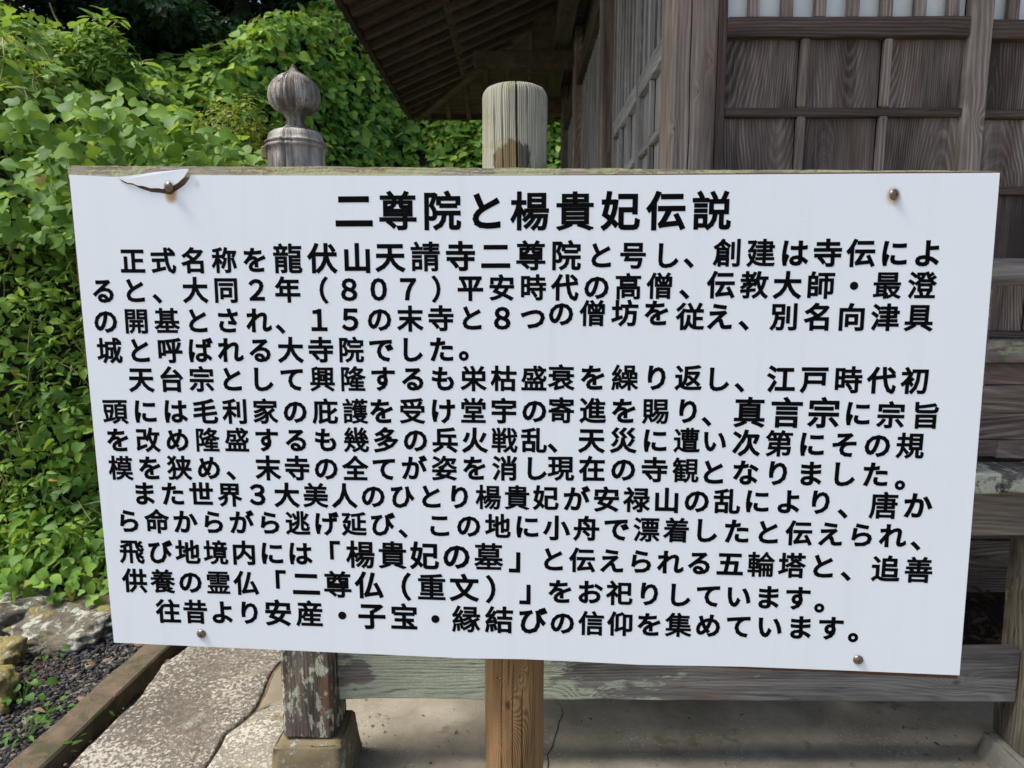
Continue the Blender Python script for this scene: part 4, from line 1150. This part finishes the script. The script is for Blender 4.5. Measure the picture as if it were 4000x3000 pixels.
# snapped-off piece still caught under the screw
frag = [(462, 693), (600, 675), (741, 660), (737, 672), (728, 683), (722, 694), (706, 708), (697, 716), (684, 724), (668, 734), (655, 733), (638, 739), (622, 736), (590, 736), (566, 728), (540, 725), (522, 717), (500, 714), (478, 703)]
me = prism([uv(x, y) for x, y in frag], .0028, -.0034)
for v in me.vertices:
    if v.co.x > uv(600, 700)[0]: v.co.y -= .0012 * (v.co.x - uv(600, 700)[0]) / .07
o = on_sign('panel_fragment', me, M['panelwhite']); o['label'] = 'snapped-off white corner piece lifted at the top left screw'
# backing board
bp = [uv(258, 645), uv(3914, 668), uv(3744, 2654), uv(442, 2502)]
def board_outline():
    O = []
    for i in range(4):
        a = Vector((*bp[i], 0)); b = Vector((*bp[(i + 1) % 4], 0)); n = int((b - a).length / .02)
        for k in range(n):
            t = a.lerp(b, k / n)
            j = mnoise.noise(Vector((t.x * 40, t.y * 40, i))) * .0016 + mnoise.noise(Vector((t.x * 9, t.y * 9, i + 5))) * .0018
            nrm = Vector((b.y - a.y, a.x - b.x, 0)).normalized()
            t = t + nrm * j
            O.append((t.x, t.y))
    return O
bmt = M['boardedge']; nt = bmt.node_tree; bs = nt.nodes['Principled BSDF']
old = bs.inputs['Base Color'].links[0].from_socket
tc = nt.nodes.new('ShaderNodeTexCoord'); sx = nt.nodes.new('ShaderNodeSeparateXYZ'); nt.links.new(tc.outputs['Object'], sx.inputs[0])
lt = nt.nodes.new('ShaderNodeMath'); lt.operation = 'LESS_THAN'; nt.links.new(sx.outputs[2], lt.inputs[0]); lt.inputs[1].default_value = uv(500, 694)[1]
mx = nt.nodes.new('ShaderNodeMix'); mx.data_type = 'RGBA'; nt.links.new(lt.outputs[0], mx.inputs[0]); nt.links.new(old, mx.inputs[6]); mx.inputs[7].default_value = (.11, .055, .03, 1)
nt.links.new(mx.outputs[2], bs.inputs['Base Color'])
on_sign('backing_board', prism(board_outline(), .028, .0032), bmt)
# screws
def screw_mesh():
    bm = bmesh.new(); seg = 24
    prof = [(.0102, 0), (.0102, -.0012), (.0080, -.0032), (.0058, -.0048), (.0032, -.0056), (0.0, -.0058)]
    rows = []
    for r, y in prof[:-1]:
        rows.append([bm.verts.new((math.cos(6.2832 * s / seg) * r, y, math.sin(6.2832 * s / seg) * r)) for s in range(seg)])
    tip = bm.verts.new((0, prof[-1][1], 0))
    for a, b in zip(rows[:-1], rows[1:]):
        for i in range(seg): bm.faces.new((a[i], a[(i + 1) % seg], b[(i + 1) % seg], b[i]))
    for i in range(seg): bm.faces.new((rows[-1][i], rows[-1][(i + 1) % seg], tip))
    bmesh.ops.recalc_face_normals(bm, faces=bm.faces[:])
    return from_bm(bm, 'screw', True)
def cross_mesh():
    bm = bmesh.new()
    w, l = .0010, .0038
    P = [(-w, -l), (w, -l), (w, -w), (l, -w), (l, w), (w, w), (w, l), (-w, l), (-w, w), (-l, w), (-l, -w), (-w, -w)]
    vs = [bm.verts.new((x, -.0056 - (.00035 if max(abs(x), abs(z)) < .002 else -.0003), z)) for x, z in P]
    bm.faces.new(vs)
    return from_bm(bm, 'recess')
sm, xm_ = screw_mesh(), cross_mesh(); sm.materials.append(M['steel']); xm_.materials.append(M['recess'])
for k, (x, y) in enumerate(SCREWS):
    u, w = uv(x, y)
    o = bpy.data.objects.new('screw', sm); COL.objects.link(o); o.parent = sign
    tilt = Matrix.Rotation((-.2, .35, .1, -.1)[k], 4, 'Z') @ Matrix.Rotation((.1, .1, .15, .1)[k], 4, 'X')
    o.matrix_local = Matrix.Translation(SO - Vector(sign.location)) @ SR.to_4x4() @ Matrix.Translation((u, (-.0058, -.0008, -.0003, -.0003)[k], w)) @ tilt @ Matrix.Rotation(rnd.uniform(0, 1.5), 4, 'Y')
    o2 = bpy.data.objects.new('cross_recess', xm_); COL.objects.link(o2); o2.parent = o
# the log post
lathe('post', [(.0668, -.2), (.0668, .7), (.0668, 1.2)], -.0056, 1.4535, None, None) if 0 else None
gp = [(-1.49, .034, .026, 2.0, 1.2), (-1.93, .010, .018, 2.0, 1.2), (-2.2, .005, .018, 2.0, 1.2), (-1.15, .008, .018, 2.0, 1.2), (-1.7, .002, .02, 1.86, 1.2), (-.85, .002, .03, 2.0, 1.2),
      (-1.28, .010, .022, .62, -.1), (-1.60, .008, .018, .70, -.1), (-1.99, .010, .020, .9, -.1), (-1.75, .006, .018, .82, .65)]
PT = (-.0052, 1.4535)
lathe('post', [(.0678, -.1), (.0670, .9), (.0664, 1.889), (.0652, 1.8965), (.0625, 1.9025), (.0580, 1.9075), (.050, 1.911), (.030, 1.9145), (.001, 1.9165)], PT[0], PT[1], None, sign, 360, gp, .0012)
post = bpy.data.objects['post.003'] if 'post.003' in bpy.data.objects else [o for o in bpy.data.objects if o.name.startswith('post') and o.parent == sign][0]
# log material: bleached above the board, warm brown below it where the board keeps the weather off
g = G('log_post_wood')
c0, c, r = g.obj(False)
sp_ = g.n('ShaderNodeSeparateXYZ', (c0,)).outputs
ang = g.m_('MULTIPLY', g.m_('ARCTAN2', sp_[0], g.m_('MULTIPLY', sp_[1], -1.0)), .066)
st = g.v_('MULTIPLY', c, (1, 1, .05)); st2 = g.v_('MULTIPLY', c, (1, 1, .2))
warp = g.noise(st2, 9, 3); fine = g.noise(st, 190, 5, .7); med = g.noise(st, 45, 4, .6)
field = g.m_('ADD', ang, g.m_('MULTIPLY', warp, .035))
zc = post.location.z + sign.location.z
KN = [(-.014, .595 - zc, .034), (.012, .664 - zc, .012), (-.038, .655 - zc, .010)]
core = None
for (kx, kz, kr) in KN:
    dx = g.m_('SUBTRACT', ang, kx); dz = g.m_('MULTIPLY', g.m_('SUBTRACT', sp_[2], kz), .52)
    d = g.m_('SQRT', g.m_('ADD', g.m_('MULTIPLY', dx, dx), g.m_('MULTIPLY', dz, dz)))
    e = g.m_('POWER', 2.718, g.m_('MULTIPLY', g.m_('POWER', g.m_('DIVIDE', d, kr), 2.0), -1.0))
    field = g.m_('ADD', field, g.m_('MULTIPLY', e, kr * 1.5))
    k_ = g.m_('SUBTRACT', 1.0, g.step(d, kr * .05, kr * .28)); core = k_ if core is None else g.m_('MAXIMUM', core, k_)
ring = g.m_('MULTIPLY', g.m_('ADD', g.m_('SINE', g.m_('ADD', g.m_('MULTIPLY', field, 1500), g.m_('MULTIPLY', med, 4.0))), 1.0), .5)
t = g.m_('ADD', g.m_('ADD', g.m_('MULTIPLY', ring, .26), g.m_('MULTIPLY', fine, .5)), g.m_('MULTIPLY', g.m_('SUBTRACT', med, .5), .6))
t = g.m_('ADD', t, g.m_('MULTIPLY', g.m_('SUBTRACT', g.noise(st2, 12, 3), .5), .5))
low = g.ramp(t, [(.10, (.10, .052, .022)), (.45, (.30, .18, .08)), (.85, (.48, .32, .16))])
high = g.ramp(t, [(.10, (.12, .115, .085)), (.38, (.33, .325, .26)), (.75, (.52, .515, .44))])
mos = g.noise(c, 22, 6, .65)
high = g.mix(g.m_('MULTIPLY', g.step(mos, .53, .62), .6), high, (.25, .245, .12))
# the patch where bark has come away, just above the board
dz = g.m_('SUBTRACT', sp_[2], 1.755 - zc); da = g.m_('SUBTRACT', ang, -.004)
pn = g.m_('MULTIPLY', g.m_('SUBTRACT', g.noise(g.v_('MULTIPLY', c, (1, 1, .35)), 38, 6, .7), .5), .075)
pd = g.m_('SQRT', g.m_('ADD', g.m_('MULTIPLY', da, da), g.m_('MULTIPLY', g.m_('MULTIPLY', dz, dz), 1.0)))
pm = g.m_('SUBTRACT', 1.0, g.step(g.m_('ADD', pd, pn), .040, .044))
pcol = g.mix(g.step(ang, .004, .012), g.mix(mos, (.15, .135, .06), (.22, .15, .085)), (.085, .08, .078))
high = g.mix(pm, high, g.mix(g.step(fine, .35, .6), g.mix(.5, pcol, (.03, .03, .02)), pcol))
col = g.mix(g.step(g.m_('ADD', sp_[2], g.m_('MULTIPLY', warp, .1)), 1.0 - zc, 1.2 - zc), low, high)
col = g.mix(g.m_('MULTIPLY', core, .8), col, (.045, .018, .008))
h = g.m_('ADD', g.m_('MULTIPLY', ring, .35), g.m_('MULTIPLY', fine, .6))
post.data.materials.clear(); post.data.materials.append(g.done(col, g.bump(g.m_('SUBTRACT', h, g.m_('MULTIPLY', core, .6)), 1.0, .0022)))

# lettering ----------------------------------------------------------
CR = {'A': (250, 650, 1.16421), 'B': (2050, 650, 1.16421), 'C': (350, 1350, 1.22889), 'D': (2050, 1350, 1.22889), 'E': (350, 1950, 1.22889), 'F': (2050, 1950, 1.22889)}
_glyph = {}
def glyph(ch):
    """outline of one character as (verts, faces), scaled so that an ideographic cell is 1 wide, centred on the cell"""
    if ch in _glyph: return _glyph[ch]
    cu = bpy.data.curves.new('glyph', 'FONT'); cu.body = ch; cu.resolution_u = 3; cu.offset = 0
    ob = bpy.data.objects.new('glyph', cu); COL.objects.link(ob)
    bpy.context.view_layer.update()
    ev = ob.evaluated_get(bpy.context.evaluated_depsgraph_get())
    m = ev.to_mesh()
    V = [tuple(v.co[:2]) for v in m.vertices]; Fg = [tuple(p.vertices) for p in m.polygons]
    cnt = {}
    for f in Fg:
        for i in range(len(f)):
            k = (f[i], f[(i + 1) % len(f)]); cnt.setdefault(tuple(sorted(k)), []).append(k)
    per = sum(math.hypot(V[l[0][0]][0] - V[l[0][1]][0], V[l[0][0]][1] - V[l[0][1]][1]) for l in cnt.values() if len(l) == 1)
    r = GOFF - min(.014, max(0, per - 5.5) * .0018)     # crowded characters are drawn with thinner strokes
    if PR: print(ch, round(per, 1), end=' ')
    if ch != '・':                             # heavier strokes: a band along every outline edge
        for k, l in cnt.items():
            if len(l) != 1: continue
            (ax, ay), (bx, by) = V[l[0][0]], V[l[0][1]]
            L_ = math.hypot(bx - ax, by - ay)
            if L_ < 1e-6: continue
            tx, ty = (bx - ax) / L_, (by - ay) / L_; e = r * .9 if L_ > .03 else r * .35
            b = len(V)
            V += [(ax - tx * e - ty * r, ay - ty * e + tx * r), (bx + tx * e - ty * r, by + ty * e + tx * r), (bx + tx * e + ty * r, by + ty * e - tx * r), (ax - tx * e + ty * r, ay - ty * e - tx * r)]
            Fg.append((b, b + 3, b + 2, b + 1))
    V = np.array(V)
    ev.to_mesh_clear()
    bpy.data.objects.remove(ob); bpy.data.curves.remove(cu)
    _glyph[ch] = (V, Fg)
    return _glyph[ch]
GOFF = .0355; PR = False
V0, _ = glyph('国')
CW = (V0[:, 0].max() - V0[:, 0].min()); CX = (V0[:, 0].max() + V0[:, 0].min()) / 2; CY = (V0[:, 1].max() + V0[:, 1].min()) / 2
REF = CW / .875                                      # em width
def line(parts):
    """parts: (crop, text, (u, v) first, (u, v) last, height px[, 'ink'])"""
    V = []; Fc = []
    for p in parts:
        cr, text, a, b, hpx = p[:5]; ink = len(p) > 5
        ox, oy, s = CR[cr]
        n = len(text)
        for i, ch in enumerate(text):
            t = i / (n - 1) if n > 1 else 0
            q = b if b else a
            px = ox + (a[0] + (q[0] - a[0]) * t) / s; py = oy + (a[1] + (q[1] - a[1]) * t) / s
            u0, w0 = uv(px, py); u1, w1 = uv(px, py + hpx / s)
            k = (w0 - w1) / .935 / REF              # metres per font unit
            Vg, Fg = glyph(ch)
            cx, cy = (CX, CY)
            if ink: cx = (Vg[:, 0].max() + Vg[:, 0].min()) / 2; cy = (Vg[:, 1].max() + Vg[:, 1].min()) / 2
            jit = rnd.uniform(-.006, .006)
            ca, sa = math.cos(jit), math.sin(jit); base = len(V)
            for x, y in Vg:
                x = (x - cx) * k; y = (y - cy) * k
                V.append((u0 + x * ca - y * sa, -.0004, w0 + x * sa + y * ca))
            Fc += [tuple(base + j for j in f) for f in Fg]
    me = raw('lettering', V, Fc)
    o = on_sign('text_line', me, M['letter'], panel)
    return o
LINES = [
 [('A', '二尊院と楊', (1318, 205), (2118, 207), 172), ('B', '貴妃伝説', (228, 207), (850, 205), 172)],
 [('A', '正式名称を', (312, 432), (868, 428), 114), ('A', '龍伏山', (1017, 422), (1333, 420), 132), ('A', '天請寺二尊', (1483, 415), (2123, 408), 132), ('B', '院', (187, 408), None, 132),
  ('B', 'と号', (345, 407), (492, 407), 118), ('B', 'し', (645, 407), None, 118), ('B', '、', (745, 440), None, 118, 1), ('B', '創建は寺伝によ', (922, 396), (1832, 397), 124)],
 [('A', 'ると', (180, 568), (322, 567), 113), ('A', '、', (425, 602), None, 113, 1), ('A', '大同２年', (597, 565), (1017, 563), 114), ('A', '（', (1182, 563), None, 114, 1), ('A', '８０７', (1297, 562), (1565, 560), 118), ('A', '）', (1692, 558), None, 114, 1),
  ('A', '平安時', (1848, 555), (2133, 553), 115), ('B', '代の高僧', (182, 553), (615, 546), 117), ('B', '、', (725, 582), None, 117, 1), ('B', '伝教大師', (892, 541), (1345, 543), 121), ('B', '・', (1497, 543), None, 170, 1), ('B', '最澄', (1648, 543), (1805, 543), 121)],
 [('A', 'の開基とされ', (190, 706), (885, 703), 113), ('A', '、', (985, 740), None, 113, 1), ('A', '１', (1160, 700), None, 118), ('A', '５', (1303, 698), None, 118), ('A', 'の末寺とつ'[:4], (1435, 697), (1853, 692), 114), ('A', '８', (1993, 692), None, 118), ('A', 'つ', (2133, 692), None, 114),
  ('B', 'の僧坊を', (165, 671), (600, 669), 116), ('B', '従え', (752, 685), (885, 685), 120), ('B', '、', (995, 724), None, 118, 1), ('B', '別名向津具', (1180, 686), (1792, 690), 121)],
 [('A', '城と呼ばれる大寺院でした', (207, 840), (1717, 835), 113), ('A', '。', (1818, 862), None, 113, 1)],
 [('C', '天台宗として興隆するも栄枯盛', (248, 165), (2133, 160), 118), ('D', '衰を繰り返', (175, 156), (785, 157), 121), ('D', 'し', (925, 163), None, 118), ('D', '、', (1030, 202), None, 118, 1), ('D', '江戸時代初', (1230, 163), (1873, 171), 125)],
 [('C', '頭には毛利家の庇護', (123, 318), (1275, 318), 117), ('C', 'を受け堂宇の', (1403, 317), (2135, 315), 119), ('D', '寄進を賜', (175, 313), (627, 317), 120), ('D', 'り', (783, 317), None, 118), ('D', '、', (872, 365), None, 118, 1), ('D', '真言宗', (1078, 323), (1435, 326), 142),
  ('D', 'に', (1598, 328), None, 122), ('D', '宗旨', (1757, 336), (1925, 338), 124)],
 [('C', 'を改め隆盛するも', (137, 455), (1135, 455), 113), ('C', '幾多の兵火戦乱', (1280, 455), (2133, 457), 117), ('D', '、', (133, 492), None, 117, 1), ('D', '天災に遭', (320, 457), (777, 458), 118), ('D', 'い', (910, 460), None, 112), ('D', '次第にその規', (1063, 470), (1850, 483), 122)],
 [('C', '模を狭め', (150, 590), (573, 589), 113), ('C', '、', (680, 624), None, 113, 1), ('C', '末寺の全て', (857, 590), (1415, 593), 115), ('C', 'が姿を消し', (1557, 590), (2140, 592), 115), ('D', '現在の寺観', (173, 591), (772, 601), 117), ('D', 'となりました', (903, 610), (1683, 621), 119), ('D', '。', (1800, 670), None, 118, 1)],
 [('C', 'また世界', (263, 712), (673, 718), 111), ('C', '３', (808, 717), None, 116), ('C', '大美人のひとり楊貴妃', (947, 720), (2190, 733), 114), ('D', 'が安禄山の乱', (247, 738), (970, 750), 117), ('D', 'により', (1115, 749), (1420, 754), 116), ('D', '、', (1525, 807), None, 118, 1), ('D', '唐か', (1723, 770), (1885, 770), 124)],
 [('E', 'ら命からがら逃げ延び', (188, 107), (1405, 122), 111), ('E', '、', (1505, 165), None, 111, 1), ('E', 'この地に', (1680, 127), (2100, 134), 113), ('F', '小舟で漂着', (152, 140), (728, 151), 115), ('F', 'したと伝えられ', (867, 152), (1765, 178), 116), ('F', '、', (1875, 224), None, 116, 1)],
 [('E', '飛び地境内には', (203, 253), (1010, 263), 112), ('E', '「', (1178, 245), None, 118, 1), ('E', '楊貴妃の墓', (1300, 268), (1915, 279), 128), ('E', '」', (2040, 303), None, 128, 1), ('F', 'と伝えられる', (135, 291), (838, 308), 114), ('F', '五輪塔と', (985, 312), (1430, 324), 117), ('F', '、', (1540, 370), None, 117, 1), ('F', '追善', (1732, 336), (1890, 342), 121)],
 [('E', '供養の霊仏', (217, 393), (752, 405), 111), ('E', '「', (918, 385), None, 118, 1), ('E', '二尊仏', (1040, 408), (1342, 415), 124), ('E', '（', (1520, 420), None, 124, 1), ('E', '重文', (1642, 425), (1798, 428), 126), ('E', '）', (1925, 432), None, 124, 1), ('E', '」', (2090, 457), None, 124, 1),
  ('F', 'をお祀りしています', (170, 445), (1310, 477), 113), ('F', '。', (1413, 522), None, 113, 1)],
 [('E', '往昔より', (378, 540), (768, 547), 110), ('E', '安産', (905, 548), (1057, 551), 121), ('E', '・', (1213, 558), None, 170, 1), ('E', '子宝', (1355, 563), (1510, 567), 121), ('E', '・', (1660, 575), None, 170, 1), ('E', '縁結び', (1808, 578), (2125, 585), 124), ('F', 'の信仰を集', (180, 595), (737, 606), 112), ('F', 'めています', (880, 608), (1468, 621), 113), ('F', '。', (1575, 664), None, 113, 1)],
]
for L in LINES: line(L)
